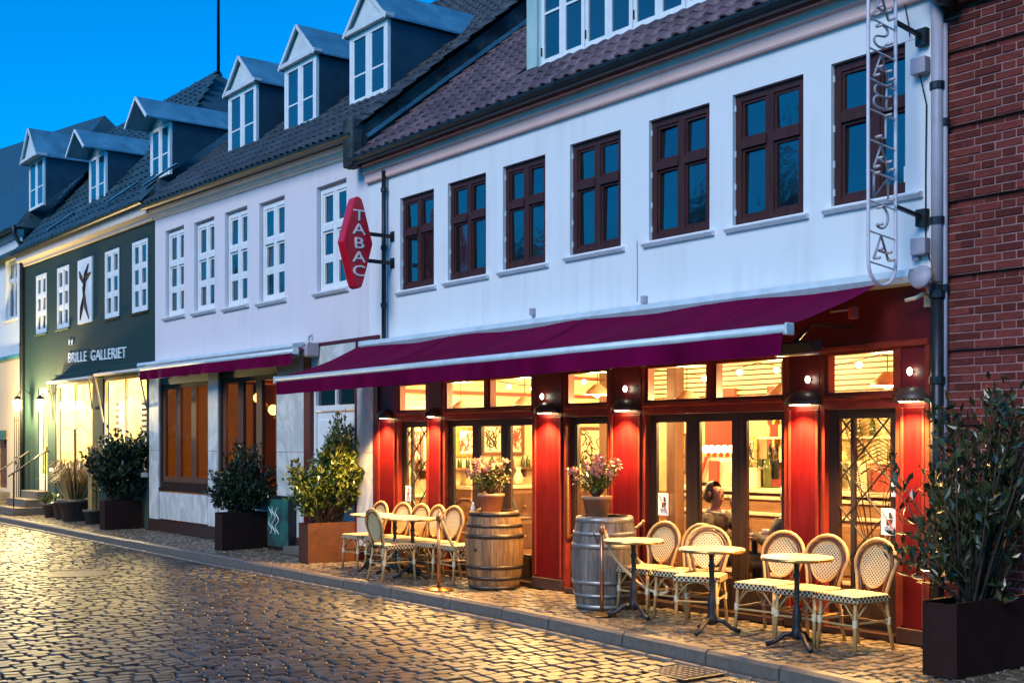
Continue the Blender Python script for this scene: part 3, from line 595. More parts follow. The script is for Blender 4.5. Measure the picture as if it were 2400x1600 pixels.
# ------------------------------------------------------------------ houses across the street, mirrored in the upstairs glass
m_opp = mat('opposite_plaster', (.10, .085, .075), .9, .3, 1.0); m_oppr = mat('opposite_roof', (.03, .03, .035), .8, .3, 1.0)
OPN = ['far left shop windows', 'white windows of the green house', 'white windows of the pale house', 'white window beside the red sign', 'leftmost brown upstairs windows', 'middle brown upstairs windows', 'rightmost brown upstairs windows']
for i in range(7):
    x0 = -84 + i * 10.5; x1 = x0 + 10.3; y1 = -21.5 - (i % 3) * .6; h = (6.0, 6.6, 5.8, 6.4, 6.2, 6.8, 5.9)[i]; rg_ = (9.4, 10.6, 9.2, 10.2, 9.6, 10.6, 9.3)[i]
    t = thing('opposite_house', 'dark gabled house across the street, mirrored in the ' + OPN[i], 'house', ((x0 + x1) / 2, y1 - 3, -.1), 'houses across the street')
    MB().box(x0, x1, y1 - 7, y1, -.1, h).build('wall', m_opp, t)
    if i % 2: MB().ext([(x0 - .1, y1 + .3, h), (x0 - .1, y1 - 3.5, rg_), (x0 - .1, y1 - 7.3, h)], (x1 - x0 + .2, 0, 0)).build('roof', m_oppr, t)
    else: MB().ext([(x0 - .1, y1 + .3, h), ((x0 + x1) / 2, y1 + .3, rg_ + .8), (x1 + .1, y1 + .3, h)], (0, -7.6, 0)).build('roof', m_oppr, t)
    MB().box(x0 + 2, x0 + 2.9, y1 - 4.2, y1 - 3.4, h, rg_ + 1.3).build('chimney', m_opp, t)
    for k in range(4):
        for z in (.8, 3.2): MB().box(x0 + 1 + k * 2.4, x0 + 2.1 + k * 2.4, y1 + .004, y1 + .06, z, z + 1.7).build('window', m_darkglass, t)

# ------------------------------------------------------------------ cafe shop front
ZP, ZL0, ZL1, ZT0, ZT1 = .13, 1.99, 2.10, 2.12, 2.50
XF0, XF1 = X(884), X(2182)
PIL = [(891, 929), (1006, 1037), (1257, 1319), (1436, 1504), (1852, 1922), (2115, 2172)]
MB().box(XF0, XF1, -.01, .10, 2.56, 3.02).build('fascia', m_reddark, A)
MB().ext([(XF0, -.012, 2.50), (XF0, -.05, 2.51), (XF0, -.05, 2.545), (XF0, -.012, 2.56)], (XF1 - XF0, 0, 0)).build('fascia_moulding', m_redtrim, A)
for a, c in PIL:
    x0, x1 = X(a), X(c)
    p = MB().box(x0, x1, -.02, .10, ZP, ZL0).build('pilaster', m_red, A, bevel=.006)
    MB().box(x0, x1, -.015, .10, ZL0, 2.558).build('pilaster_head', m_reddark, p)
    MB().box(x0 - .03, x1 + .03, -.05, .10, 0, ZP).build('plinth_block', m_plinth, p, bevel=.008)
    for xe in (x0, x1 - .028): MB().box(xe, xe + .028, -.034, -.0205, ZP + .02, ZL0).build('edge_bead', m_redtrim, p, bevel=.005)
def bay(u0, u1, leaves, lights, kick=.30, lattice=False, oak=m_oak, handle=False, yl=.05):
    x0, x1 = X(u0), X(u1); f = MB(); jw = .05
    for xa in (x0, x1 - jw): f.box(xa, xa + jw, -.012, .11, 0.0, 2.49)
    f.box(x0 + jw, x1 - jw, -.01, .11, ZL0, ZL1); f.ext([(x0 + jw, -.01, ZL1 - .035), (x0 + jw, -.05, ZL1 - .02), (x0 + jw, -.05, ZL1), (x0 + jw, -.01, ZL1 + .012)], (x1 - x0 - 2 * jw, 0, 0))
    f.box(x0 + jw, x1 - jw, -.008, .11, 2.47, 2.555)
    ix0, ix1 = x0 + jw, x1 - jw; n = lights; mw = .07; w = (ix1 - ix0 - mw * (n - 1)) / n; panes = []
    for i in range(n):
        a = ix0 + i * (w + mw)
        if i: f.box(a - mw, a, -.006, .10, ZL1, 2.47)
        f.box(a, a + .035, .0, .09, ZL1, 2.47); f.box(a + w - .035, a + w, .0, .09, ZL1, 2.47); f.box(a + .035, a + w - .035, .001, .09, ZL1, ZL1 + .04)
        panes.append((a + .03, a + w - .03, ZL1 + .03, 2.475, .05))
    s = f.build('shop_window', m_redtrim, A)
    for a, c, p, q, y in panes: MB().box(a, c, y, y + .006, p, q).build('transom_pane', m_shopglass, s)
    lw = (ix1 - ix0) / leaves
    for i in range(leaves):
        a = ix0 + i * lw + .003; c = a + lw - .006; g = MB(); st = .075 if leaves > 1 else .085
        g.box(a, a + st, yl, yl + .055, .06, ZL0 - .002); g.box(c - st, c, yl, yl + .055, .06, ZL0 - .002); g.box(a + st, c - st, yl + .001, yl + .055, ZL0 - .085, ZL0 - .002); g.box(a + st, c - st, yl + .001, yl + .055, .06, .06 + kick)
        g.box(a + st, a + st + .018, yl + .012, yl + .05, .06 + kick, ZL0 - .085); g.box(c - st - .018, c - st, yl + .012, yl + .05, .06 + kick, ZL0 - .085); g.box(a + st + .04, c - st - .04, yl - .006, yl, .11, .02 + kick)
        o = g.build('door_leaf', oak, A)
        gx0, gx1, gz0, gz1 = a + st + .01, c - st - .01, .05 + kick, ZL0 - .08
        MB().box(gx0, gx1, yl + .026, yl + .032, gz0, gz1).build('pane', m_shopglass, o)
        if lattice:
            xm_ = gx0 + (gx1 - gx0) * .27; MB().box(xm_ - .02, xm_ + .02, yl + .012, yl + .05, gz0, gz1).build('mullion', m_iron, o)
            k = .40 if (gx1 - gx0) > .4 else .22; z = gz0 - (gx1 - gx0) / k * .40
            for sgn in (1, -1):
                z = gz0 - 2.2
                while z < gz1:
                    pts = []
                    slope = sgn * 1.05
                    def zz(x_): return z + (slope * (x_ - gx0) if sgn > 0 else slope * (x_ - gx1))
                    xa, xb = gx0, gx1
                    for _ in range(1):
                        lo, hi = gz0, gz1
                        xs_ = [xa + (xb - xa) * t / 60 for t in range(61)]; ok = [q for q in xs_ if lo <= zz(q) <= hi]
                        if len(ok) > 3: MB().bar((ok[0], yl + .02 - (.004 if sgn > 0 else 0), zz(ok[0])), (ok[-1], yl + .02 - (.004 if sgn > 0 else 0), zz(ok[-1])), .008, .018, (0, 1, 0)).build('lead_strip', m_iron, o)
                    z += .40
        if handle:
            hx = a + .04; h = MB().tube([(hx, yl, 1.40), (hx, yl - .07, 1.40), (hx, yl - .075, 1.38), (hx, yl - .075, .66), (hx, yl - .07, .64), (hx, yl, .64)], .014, 8); h.build('pull_handle', m_brass, o, True)
    MB().box(ix0, ix1, -.04, .10, 0, .05).build('threshold', m_plinth, s)
    return s
bay(930, 1005, 1, 1, lattice=True); bay(1039, 1255, 3, 2); bay(1321, 1434, 1, 1, handle=True, yl=.06); bay(1506, 1850, 3, 2); bay(1924, 2113, 1, 1, lattice=True)
MB().box(X(2173), X(2183), -.03, .1, 0, 2.56).build('end_post', m_redtrim, A)

# cafe interior
RX_0, RX_1, RYB, RH = XAB + .25, XAE - .27, 4.6, 2.98
MB().box(RX_0, RX_1, .12, RYB, -.06, .02).build('cafe_floor', m_floor_in, A)
MB().box(RX_0, RX_1, RYB, RYB + .1, .02, RH).build('cafe_back_wall', m_cream_wall, A)
MB().box(RX_0 - .1, RX_0, .12, RYB, .02, RH).build('cafe_side_wall', m_cream_wall, A); MB().box(RX_1, RX_1 + .02, .12, RYB, .02, RH).build('cafe_side_wall', m_redwall, A)
ce = MB().box(RX_0, RX_1, .11, RYB, RH, RH + .05).build('cafe_ceiling', m_plinth, A)
y = .3
while y < 4.5: MB().box(RX_0, RX_1, y, y + .11, RH - .05, RH - .02).build('ceiling_slat', m_slat, ce); y += .19
MB().box(RX_0 + .01, RX_1 - .01, RYB - .03, RYB - .004, .02, .95).build('wainscot', m_bar, A)
# red alcoves on the back wall
for u0, u1 in ((1650, 1720), (1795, 1840)):
    MB().box(X(u0, 4.5), X(u1, 4.5), 4.52, 4.56, 1.0, 2.5).build('red_wall_panel', m_redwall, A)
def picture(u0, u1, v0, v1, Y, label, seed, m_f=m_walnut):
    a, c = P(u0, v1, Y), P(u1, v0, Y); a.z = P((u0 + u1) / 2, v1, Y).z; c.z = P((u0 + u1) / 2, v0, Y).z; t = thing('framed_picture', label, 'picture', ((a.x + c.x) / 2, Y, a.z), 'pictures on the cafe back wall')
    f = MB(); w = .05
    f.box(a.x, a.x + w, Y - .04, Y, a.z, c.z); f.box(c.x - w, c.x, Y - .04, Y, a.z, c.z); f.box(a.x + w, c.x - w, Y - .04, Y, a.z, a.z + w); f.box(a.x + w, c.x - w, Y - .04, Y, c.z - w, c.z); f.build('frame', m_f, t)
    MB().box(a.x + w, c.x - w, Y - .02, Y - .01, a.z + w, c.z - w).build('print', m_paper, t)
    rg = random.Random(seed); s = MB()
    for _ in range(16):
        p = Vector((rg.uniform(a.x + .1, c.x - .1), Y - .022, rg.uniform(a.z + .12, c.z - .12))); q = p + Vector((rg.uniform(-.15, .15), 0, rg.uniform(-.22, .22)))
        q.x = min(max(q.x, a.x + .07), c.x - .07); q.z = min(max(q.z, a.z + .07), c.z - .07); r_ = p + (q - p) * .5 + Vector((rg.uniform(-.05, .05), 0, rg.uniform(-.05, .05)))
        s.tube([p, r_, q], [.004, rg.uniform(.006, .016), .003], 4)
    s.build('ink_strokes', rg.choice([m_ink, m_poster_red, m_ink]), t)
picture(1745, 1778, 1022, 1090, 4.5, 'greenish framed print behind the bar in the middle window', 11, m_brass)
picture(1583, 1614, 1015, 1110, 4.5, 'tall framed print left of the bar shelves', 14)

# left side wall: wainscot, boards, posters, sideboard
SWX = RX_0 + .004
def side_pt(u, v, Xp=None):
    r = (u - 1200) / FPX; t = -(Xp if Xp is not None else SWX) / (CT - r * ST); return Vector((SWX, CY + t * (ST + r * CT), CZ + (VH - v) * t / FPX))
sw_ = MB().box(SWX, SWX + .03, .13, RYB - .03, .02, .92).build('side_wainscot', m_bar, A); MB().box(SWX, SWX + .06, .13, RYB - .03, .92, .97).build('dado_rail', m_barwhite, sw_)
z = 2.12; k = 0; bwb = MB().box(RX_0 + .01, RX_1 - .01, RYB - .011, RYB - .003, 2.06, 2.97).build('board_backing', m_plinth, A)
while z < 2.9:
    MB().box(RX_0 + .05, RX_1 - .05, RYB - .03, RYB - .012, z, z + .045).build('wall_board', m_slat, bwb)
    MB().box(SWX, SWX + .02, .13, RYB - .03, z, z + .052).build('wall_board', m_slat if k % 4 else m_redwall, A); z += .072; k += 1
def side_picture(u0, u1, v0, v1, label, seed, mf=m_walnut, mp=m_paper):
    a, c = side_pt(u0, v1), side_pt(u1, v0); ya, yb, za, zb = a.y, c.y, (side_pt((u0 + u1) / 2, v1)).z, (side_pt((u0 + u1) / 2, v0)).z; w = .05
    t = thing('framed_picture', label, 'picture', (SWX, (ya + yb) / 2, za), 'pictures on the cafe side wall'); f = MB(); X0, X1 = SWX, SWX + .04
    f.box(X0, X1, ya, ya + w, za, zb); f.box(X0, X1, yb - w, yb, za, zb); f.box(X0, X1, ya + w, yb - w, za, za + w); f.box(X0, X1, ya + w, yb - w, zb - w, zb); f.build('frame', mf, t); MB().box(X0, X0 + .02, ya + w, yb - w, za + w, zb - w).build('print', mp, t)
    rg = random.Random(seed); s = MB()
    for _ in range(22):
        p = Vector((X0 + .022, rg.uniform(ya + .1, yb - .1), rg.uniform(za + .1, zb - .1))); q = p + Vector((0, rg.uniform(-.2, .2), rg.uniform(-.25, .25))); q.y = min(max(q.y, ya + .07), yb - .07); q.z = min(max(q.z, za + .07), zb - .07); m_ = p.lerp(q, .5) + Vector((0, rg.uniform(-.06, .06), rg.uniform(-.06, .06)))
        s.tube([p, m_, q], [.005, rg.uniform(.008, .022), .004], 4)
    s.build('ink_strokes', rg.choice([m_ink, m_poster_red]), t)
side_picture(1126, 1178, 992, 1066, 'wide framed poster with dancing ink lines, above the left cafe seats', 3); side_picture(1190, 1226, 990, 1066, 'narrow framed poster right of the wide one in the left cafe window', 6)
side_picture(1352, 1420, 1000, 1085, 'framed print seen through the cafe door glass', 8); side_picture(1068, 1112, 1000, 1070, 'framed print at the left end of the triple window', 19, m_brass); side_picture(948, 990, 1010, 1085, 'framed print behind the narrow lattice window', 23); side_picture(1530, 1556, 1000, 1100, 'slim framed print at the left edge of the bar window', 31)

ws = thing('wall_shelf', 'long shelf of bottles under the posters on the left cafe wall', 'shelf', (SWX + .1, 2.2, 1.3)); MB().box(SWX + .003, SWX + .22, .6, 4.2, 1.30, 1.33).build('board', m_walnut, ws)
for y in (.7, 1.6, 2.5, 3.4, 4.1): MB().box(SWX + .004, SWX + .16, y, y + .03, 1.18, 1.30).build('bracket', m_walnut, ws)
bq = MB().lathe([(.0001, 0), (.034, 0), (.036, .01), (.036, .09), (.028, .12), (.013, .14), (.012, .17), (.0001, .17)], n=9); bq1, bq2 = bq.mesh('bottle', m_bottle, True), bq.mesh('bottle', m_poster_red, True); y = .68; k = 0
while y < 4.15:
    tag(place('bottle', bq2 if k % 4 == 3 else bq1, None, (SWX + .11 + random.uniform(-.04, .04), y, 1.331)), 'red bottle on the wall shelf under the posters' if k % 4 == 3 else 'dark bottle on the wall shelf under the posters', 'bottle', 'bottles on the wall shelf'); y += random.uniform(.09, .2); k += 1
for x, y, nm in ((-13.2, 2.9, 'left'), (-10.6, 1.7, 'right')):
    t = thing('wooden_column', 'dark wooden column inside the cafe, ' + nm + ' of two', 'column', (x, y, .02), 'wooden columns'); t['kind'] = 'thing'; MB().box(x - .08, x + .08, y - .08, y + .08, .02, RH - .05).build('shaft', m_walnut, t, bevel=.015); MB().box(x - .11, x + .11, y - .11, y + .11, .02, .25).build('base', m_walnut, t); MB().box(x - .11, x + .11, y - .11, y + .11, RH - .25, RH - .055).build('capital', m_walnut, t)

t = thing('string_lights', 'string of small warm bulbs hanging across the cafe ceiling', 'string lights', (-10, 1.9, 2.5)); cord = []
for k in range(61): cord.append((-14.5 + k * .14, 1.9, 2.62 - .10 * abs(math.sin(k * math.pi / 12))))
MB().tube(cord, .006, 5).build('cord', m_iron, t)
for k in range(2, 60, 4): MB().ball((cord[k][0], 1.9, cord[k][2] - .05), .035, 8, 6).build('bulb', m_globe, t, True)
for i_, (x, y, w, h, nm) in enumerate(((-9.9, 2.4, .3, .34, 'green glass jar row'), (-9.3, 2.5, .2, .26, 'stack of cups'), (-7.35, 2.45, .18, .3, 'tall tin'), (-6.75, 2.5, .3, .2, 'low basket'))):
    t = thing('counter_ware', f'{nm} on the bar counter, seen through the cafe glass', 'tableware', (x, y, 1.156))
    for k in range(3): MB().lathe([(.0001, 0), (.05, 0), (.055, h * .7), (.03, h), (.0001, h)], (x - w / 2 + k * w / 2, y + .03 * (k % 2), 1.158), 12).build('vessel', (m_bottle, m_signwhite, m_poster_red, m_bottle_c)[i_], t, True)
def sideboard(y0, y1, label, cls):
    t = thing('sideboard', label, 'sideboard', (SWX + .25, (y0 + y1) / 2, .02), 'sideboards along the cafe wall'); MB().box(SWX + .04, SWX + .42, y0, y1, .025, 1.02).build('body', m_bar, t); MB().box(SWX + .03, SWX + .46, y0 - .03, y1 + .03, 1.022, 1.07).build('top', m_barwhite, t); n = max(1, int((y1 - y0) / .5))
    for k in range(n):
        w = (y1 - y0) / n
        for z0, z1 in ((.12, .5), (.55, .95)): MB().box(SWX + .42, SWX + .435, y0 + k * w + .03, y0 + (k + 1) * w - .03, z0, z1).build('drawer_front', m_walnut, t, bevel=.008); MB().ball((SWX + .445, y0 + (k + .5) * w, (z0 + z1) / 2), .02, 8, 6).build('knob', m_brass, t)
sideboard(1.3, 2.6, 'long sideboard under the posters in the left triple window', 0); sideboard(3.2, 4.3, 'sideboard at the back corner seen through the door', 1)
for i, (y, h) in enumerate(((1.45, .3), (1.7, .22), (1.95, .34), (2.3, .26), (3.5, .3), (3.9, .36))):
    t = thing('vase', ['small cream vase', 'low cream jar', 'tall dark vase', 'cream jug', 'cream vase', 'tall cream vase'][i] + (' on the sideboard below the posters' if y < 3 else ' on the back corner sideboard'), 'vase', (SWX + .25, y, 1.07), 'vases on the sideboards'); MB().lathe([(.0001, 0), (.05, 0), (.075, h * .4), (.03, h * .8), (.045, h), (.038, h), (.024, h * .8), (.0001, h * .7)], (SWX + .25, y, 1.071), 14).build('body', m_bottle if i == 2 else m_barwhite, t, True); MB().lathe([(.05, .0), (.056, .0), (.056, .012), (.05, .012)], (SWX + .25, y, 1.071), 14).build('foot_ring', m_brass, t)
# bar counter
bx0, bx1, by = -11.2, -6.35, 2.25
bar = thing('bar_counter', 'long wooden bar counter with cream mouldings inside the cafe', 'bar', ((bx0 + bx1) / 2, by + .3, 0))
MB().box(bx0, bx1, by, by + .6, .02, 1.08).build('body', m_bar, bar)
MB().box(bx0 - .05, bx1 + .05, by - .08, by + .66, 1.10, 1.155).build('counter_top', m_barwhite, bar, bevel=.01)
for z in (1.02, .83, .12): MB().box(bx0 - .01, bx1 + .01, by - .035, by - .002, z, z + .045).build('moulding', m_barwhite, bar, bevel=.008)
x = bx0 + .08
while x < bx1 - .5: MB().box(x, x + .55, by - .02, by - .001, .22, .78).build('front_panel', m_bar, bar, bevel=.01); x += .64
# bottle shelves behind the bar with bottles
for k, z in enumerate((1.46, 1.78, 2.1)):
    sh = thing('bottle_shelf', ['lowest shelf of bottles behind the bar', 'middle shelf of bottles behind the bar', 'top shelf of bottles behind the bar'][k], 'shelf', (-9.2, 4.35, z), 'bottle shelves')
    MB().box(-11.5, -6.4, 4.2, 4.48, z - .03, z).build('board', m_barwhite, sh)
    for xx in (-11.3, -9.0, -6.7): MB().box(xx, xx + .03, 4.3, 4.48, z - .14, z - .03).build('bracket', m_brass, sh)
bp = MB().lathe([(.0001, 0), (.036, 0), (.038, .01), (.038, .15), (.03, .18), (.014, .21), (.013, .26), (.015, .27), (.0001, .27)], n=10)
bm1, bm2 = bp.mesh('bottle', m_bottle, True), bp.mesh('bottle', m_bottle_c, True)
for k, z in enumerate((1.46, 1.78, 2.1)):
    x = -11.4
    while x < -6.45:
        o = place('bottle', random.choice([bm1, bm2, bm2]), None, (x, 4.33 + random.uniform(-.05, .05), z), (0, 0, 0), (1, 1, random.uniform(.8, 1.05)))
        tag(o, ['bottle on the lowest bar shelf', 'bottle on the middle bar shelf', 'bottle on the top bar shelf'][k] + ' inside the cafe', 'bottle', ['bottles on the lowest bar shelf', 'bottles on the middle bar shelf', 'bottles on the top bar shelf'][k]); x += random.uniform(.10, .22)
gl = thing('globe_light_row', 'row of five glowing white globe lamps above the bar in the middle window', 'lamp', P(1685, 1075, 3.7))
for u in (1654, 1668, 1683, 1698, 1713):
    p = P(u, 1052, 3.7); MB().ball(p, .055, 12, 8).build('globe', m_globe, gl, True); MB().lathe([(.02, -.12), (.014, -.05), (.014, 0)], p, 8).build('stem', m_brass, gl)
p0, p1 = P(1648, 1074, 3.7), P(1720, 1074, 3.7); MB().box(p0.x, p1.x, 3.62, 3.78, p0.z - .03, p0.z).build('shelf_rail', m_brass, gl)
# coffee machine, boxes, monitor on the counter
cm = thing('coffee_machine', 'cream and red coffee machine on the bar counter', 'coffee machine', (X(1688, 2.5), 2.5, 1.155))
c = LOC[cm.name]; MB().ext([(c.x - .3, 2.32, 1.157), (c.x - .3, 2.32, 1.25)] + [(c.x - .3 + .3 - .3 * math.cos(a) , 2.32, 1.25 + .26 * math.sin(a)) for a in [i * math.pi / 10 for i in range(1, 10)]] + [(c.x + .3, 2.32, 1.25), (c.x + .3, 2.32, 1.157)], (0, .42, 0)).build('housing', m_barwhite, cm)
MB().box(c.x + .02, c.x + .16, 2.27, 2.318, 1.17, 1.47).build('front_panel', m_poster_red, cm); MB().bar((c.x - .18, 2.29, 1.18), (c.x - .04, 2.29, 1.52), .03, .03).build('lever', m_poster_red, cm); MB().box(c.x - .25, c.x - .05, 2.22, 2.318, 1.157, 1.2).build('drip_tray', m_iron, cm)
def crate(u, Y, w, h, m, name, label, cat):
    p = P(u, VH, Y); t = thing(name, label, cat, (p.x, Y, 1.156)); MB().box(p.x - w / 2, p.x + w / 2, Y - .12, Y + .12, 1.158, 1.156 + h).build('body', m, t, bevel=.006)
    MB().box(p.x - w / 2 - .01, p.x + w / 2 + .01, Y - .13, Y + .13, 1.157 + h, 1.175 + h).build('rim', m, t)
crate(1764, 2.45, .34, .22, m_paper, 'cardboard_box', 'pale box standing on the bar counter in the middle window', 'box'); crate(2025, 2.45, .25, .3, m_barwhite, 'cash_box', 'cream box on the bar counter behind the lattice window', 'box'); crate(2080, 2.5, .22, .25, m_poster_red, 'red_box', 'red box on the bar counter behind the lattice window', 'box')
mo = thing('till_monitor', 'dark till screen standing on the bar counter', 'monitor', (X(1802, 2.5), 2.5, 1.156)); c = LOC[mo.name]
MB().box(c.x - .17, c.x + .17, 2.46, 2.49, 1.26, 1.5).build('screen', m_iron, mo); MB().box(c.x - .02, c.x + .02, 2.5, 2.53, 1.158, 1.3).build('stand', m_iron, mo); MB().box(c.x - .1, c.x + .1, 2.45, 2.6, 1.157, 1.17).build('foot', m_iron, mo)
# pendant lamps inside
def pendant(u, Y, z, label, power=70):
    x = X(u, Y); t = thing('pendant_lamp', label, 'lamp', (x, Y, z), 'pendant lamps in the cafe')
    MB().lathe([(.03, .14), (.06, .12), (.14, .05), (.17, 0), (.165, 0), (.135, .045), (.055, .11), (.03, .13)], (x, Y, z), 18).build('shade', m_barwhite, t, True)
    MB().tube([(x, Y, z + .12), (x, Y, RH - .04)], .006, 6).build('cord', m_iron, t); MB().ball((x, Y, z + .02), .05, 10, 7).build('bulb', m_bulb, t, True)
    point('pendant_light', (x, Y, z - .07), power, col=(1, .64, .25), r=.1, parent=t)
PW = 100
for u, Y, z, l in ((960, .9, 2.22, 'glowing pendant lamp behind the narrow lattice window'), (1080, 1.0, 2.15, 'glowing pendant lamp in the left light of the triple window'), (1230, 1.4, 2.2, 'glowing pendant lamp at the right of the left triple window'), (1400, 1.3, 2.3, 'glowing pendant lamp behind the cafe door'), (1610, .9, 2.14, 'glowing pendant lamp in the left light above the bar window'), (1832, 1.0, 2.16, 'glowing pendant lamp in the right light above the bar window'), (2080, 1.3, 2.25, 'glowing pendant lamp behind the right lattice window')):
    pendant(u, Y, z, l, PW)
for x in (-13.4, -11.0, -8.6, -6.9):
    t = thing('ceiling_lamp', f'flush ceiling lamp deep inside the cafe, {["leftmost", "second from left", "second from right", "rightmost"][[-13.4, -11.0, -8.6, -6.9].index(x)]} of four', 'lamp', (x, 3.5, 2.92), 'flush ceiling lamps'); MB().lathe([(.0001, -.05), (.10, -.04), (.14, 0), (.0001, 0)], (x, 3.5, 2.925), 16).build('diffuser', m_globe, t, True); MB().lathe([(.14, -.005), (.16, -.005), (.16, .0)], (x, 3.5, 2.925), 16).build('ring', m_brass, t)
    point('ceiling_light', (x, 3.5, 2.8), 90, col=(1, .66, .28), r=.12, parent=t)

# ------------------------------------------------------------------ pale house ground floor
MP, PV = [], None
def slab(u0, u1, z0, z1, y=-.03, name='marble_slab'): return MB().box(X(u0) + .004, X(u1) - .004, y, .1, z0, z1).build(name, m_marble, B, bevel=.004)
for u0, u1 in ((353, 375), (491, 514), (652, 717), (840, 880)):
    for z0, z1 in ((.22, 1.55), (1.556, 2.965)): slab(u0, u1, z0, z1)
for u0, u1 in ((377, 490),): slab(u0, u1, .24, .76)
slab(516, 650, .24, .60)
for u0, u1 in ((733, 838), (843, 888)): slab(u0, u1, 2.756, 3.16)
for u0, u1, z0, z1 in ((717, 732, 0, 3.2), (880, 890, 0, 3.2), (836.5, 840, 0, 2.76), (838.5, 842.5, 2.76, 3.2)): MB().box(X(u0), X(u1), -.04, .1, z0, z1).build('maroon_post', m_reddark, B)
MB().box(X(717), X(892), -.045, .1, 3.165, 3.21).build('maroon_rail', m_reddark, B)
MB().box(X(353), X(717), -.05, .1, 0, .215).build('base_board', m_plinth, B)
def fold(u0, u1, z0, z1, n, m):
    x0, x1 = X(u0), X(u1); f = MB(); f.box(x0, x0 + .09, .0, .12, z0, z1); f.box(x1 - .05, x1, .0, .12, z0, z1); f.box(x0 + .09, x1 - .05, .001, .12, z1 - .14, z1); f.box(x0, x1, -.03, .12, z0 - .06, z0); f.box(x0 + .09, x1 - .05, .001, .12, z0, z0 + .12)
    o = f.build('folding_window', m_oak, B); w = (x1 - x0 - .14) / n
    for i in range(n):
        a = x0 + .09 + i * w; c = a + w; st = .10; zz0, zz1 = z0 + .12, z1 - .14; g = MB()
        g.box(a + .003, a + st, .03, .09, zz0, zz1); g.box(c - st, c - .003, .03, .09, zz0, zz1); g.box(a + st, c - st, .031, .09, zz0, zz0 + .10); g.box(a + st, c - st, .031, .09, zz1 - .08, zz1); g.build('leaf', m, o)
        MB().box(a + st - .01, c - st + .01, .055, .06, zz0 + .09, zz1 - .07).build('pane', m_amberglass, o)
m_amberglass = glass('tinted_glass', .06, (.6, .47, .34))
fold(375, 491, .84, 2.955, 3, m_walnut); fold(514, 652, .66, 2.955, 3, m_walnut)
MB().box(X(353), X(717), 2.2, 2.3, 0, 2.95).build('room_back_wall', m_amber, B); MB().box(X(353), X(717), .14, 2.2, 2.9, 2.95).build('room_ceiling', m_amber, B); MB().box(X(353), X(717), .14, 2.2, -.02, .02).build('room_floor', m_floor_in, B)
MB().box(X(353) - .1, X(353), .14, 2.2, 0, 2.9).build('room_side_wall', m_amber, B); MB().box(X(717), X(717) + .05, .14, 2.2, 0, 2.9).build('room_side_wall', m_amber, B)
for u, v, l, pw in ((605, 932, 'glowing amber wall lamp behind the middle pane of the folding window', 60), (640, 960, 'round glowing lamp behind the right pane of the folding window', 40)):
    p = P(u, v, .7); t = thing('room_lamp', l, 'lamp', p, 'amber lamps in the pale house'); MB().ball(p, .09, 14, 9).build('globe', m_globe, t, True); MB().tube([p + Vector((0, 0, .08)), p + Vector((0, .1, .25)), p + Vector((0, 1.45, .28))], .012, 6).build('arm', m_brass, t); point('lamp_light', p + Vector((0, .1, -.12)), pw, col=(1, .5, .16), parent=t)
# white panelled door
x0, x1 = X(733), X(836); wd = MB(); wd.box(x0, x0 + .06, .02, .12, 0, 2.75); wd.box(x1 - .06, x1, .02, .12, 0, 2.75); wd.box(x0 + .06, x1 - .06, .02, .12, 2.18, 2.26); wd.box(x0 + .06, x1 - .06, .021, .12, 2.6, 2.75); wd.box((x0 + x1) / 2 - .02, (x0 + x1) / 2 + .02, .03, .1, 2.26, 2.6)
o = wd.build('white_door', m_whitepaint, B)
for i in range(2):
    xa = x0 + .064 + i * (x1 - x0 - .12) / 2; xb = xa + (x1 - x0 - .12) / 2 - .008
    MB().box(xa, xb, .06, .11, .05, 2.17).build('door_leaf', m_whitepaint, o); MB().box(xa + .07, xb - .07, .045, .061, 1.0, 2.05).build('panel', m_whitepaint, o, bevel=.012); MB().box(xa + .07, xb - .07, .045, .061, .2, .88).build('panel', m_whitepaint, o, bevel=.012); MB().box(xa, xb, .07, .08, 2.265, 2.6).build('pane', m_darkglass, o)
cab = G(660, 1291); cx0, cx1 = X(633, -.1), X(684, -.1)
t = thing('utility_cabinet', 'teal utility cabinet with white graffiti scrawl beside the dark planter', 'cabinet', ((cx0 + cx1) / 2, -.13, 0))
MB().box(cx0, cx1, -.15, -.052, .05, .82).build('body', m_teal, t, bevel=.01); MB().box(cx0 - .015, cx1 + .015, -.17, -.052, .822, .86).build('lid', m_iron, t); MB().box(cx1 + .002, cx1 + .03, -.165, -.054, 0, .82).build('corner_post', m_iron, t); MB().box(cx0 - .01, cx1, -.14, -.054, 0, .048).build('foot', m_iron, t)
b = MB(); r0 = cx0 + .12
for k in range(3): b.tube([(r0 + .12 * k + .06 * math.sin(i * .9 + k), -.156, .25 + .035 * i) for i in range(13)], .008, 4)
b.build('graffiti', m_graffiti, t)
sp_ = thing('stone_step', 'low grey stone step in front of the white door', 'step', (X(716), -.2, 0)); MB().box(X(690, -.2), X(752, -.2), -.40, -.06, .0, .12).build('block', m_kerb, sp_, bevel=.015)

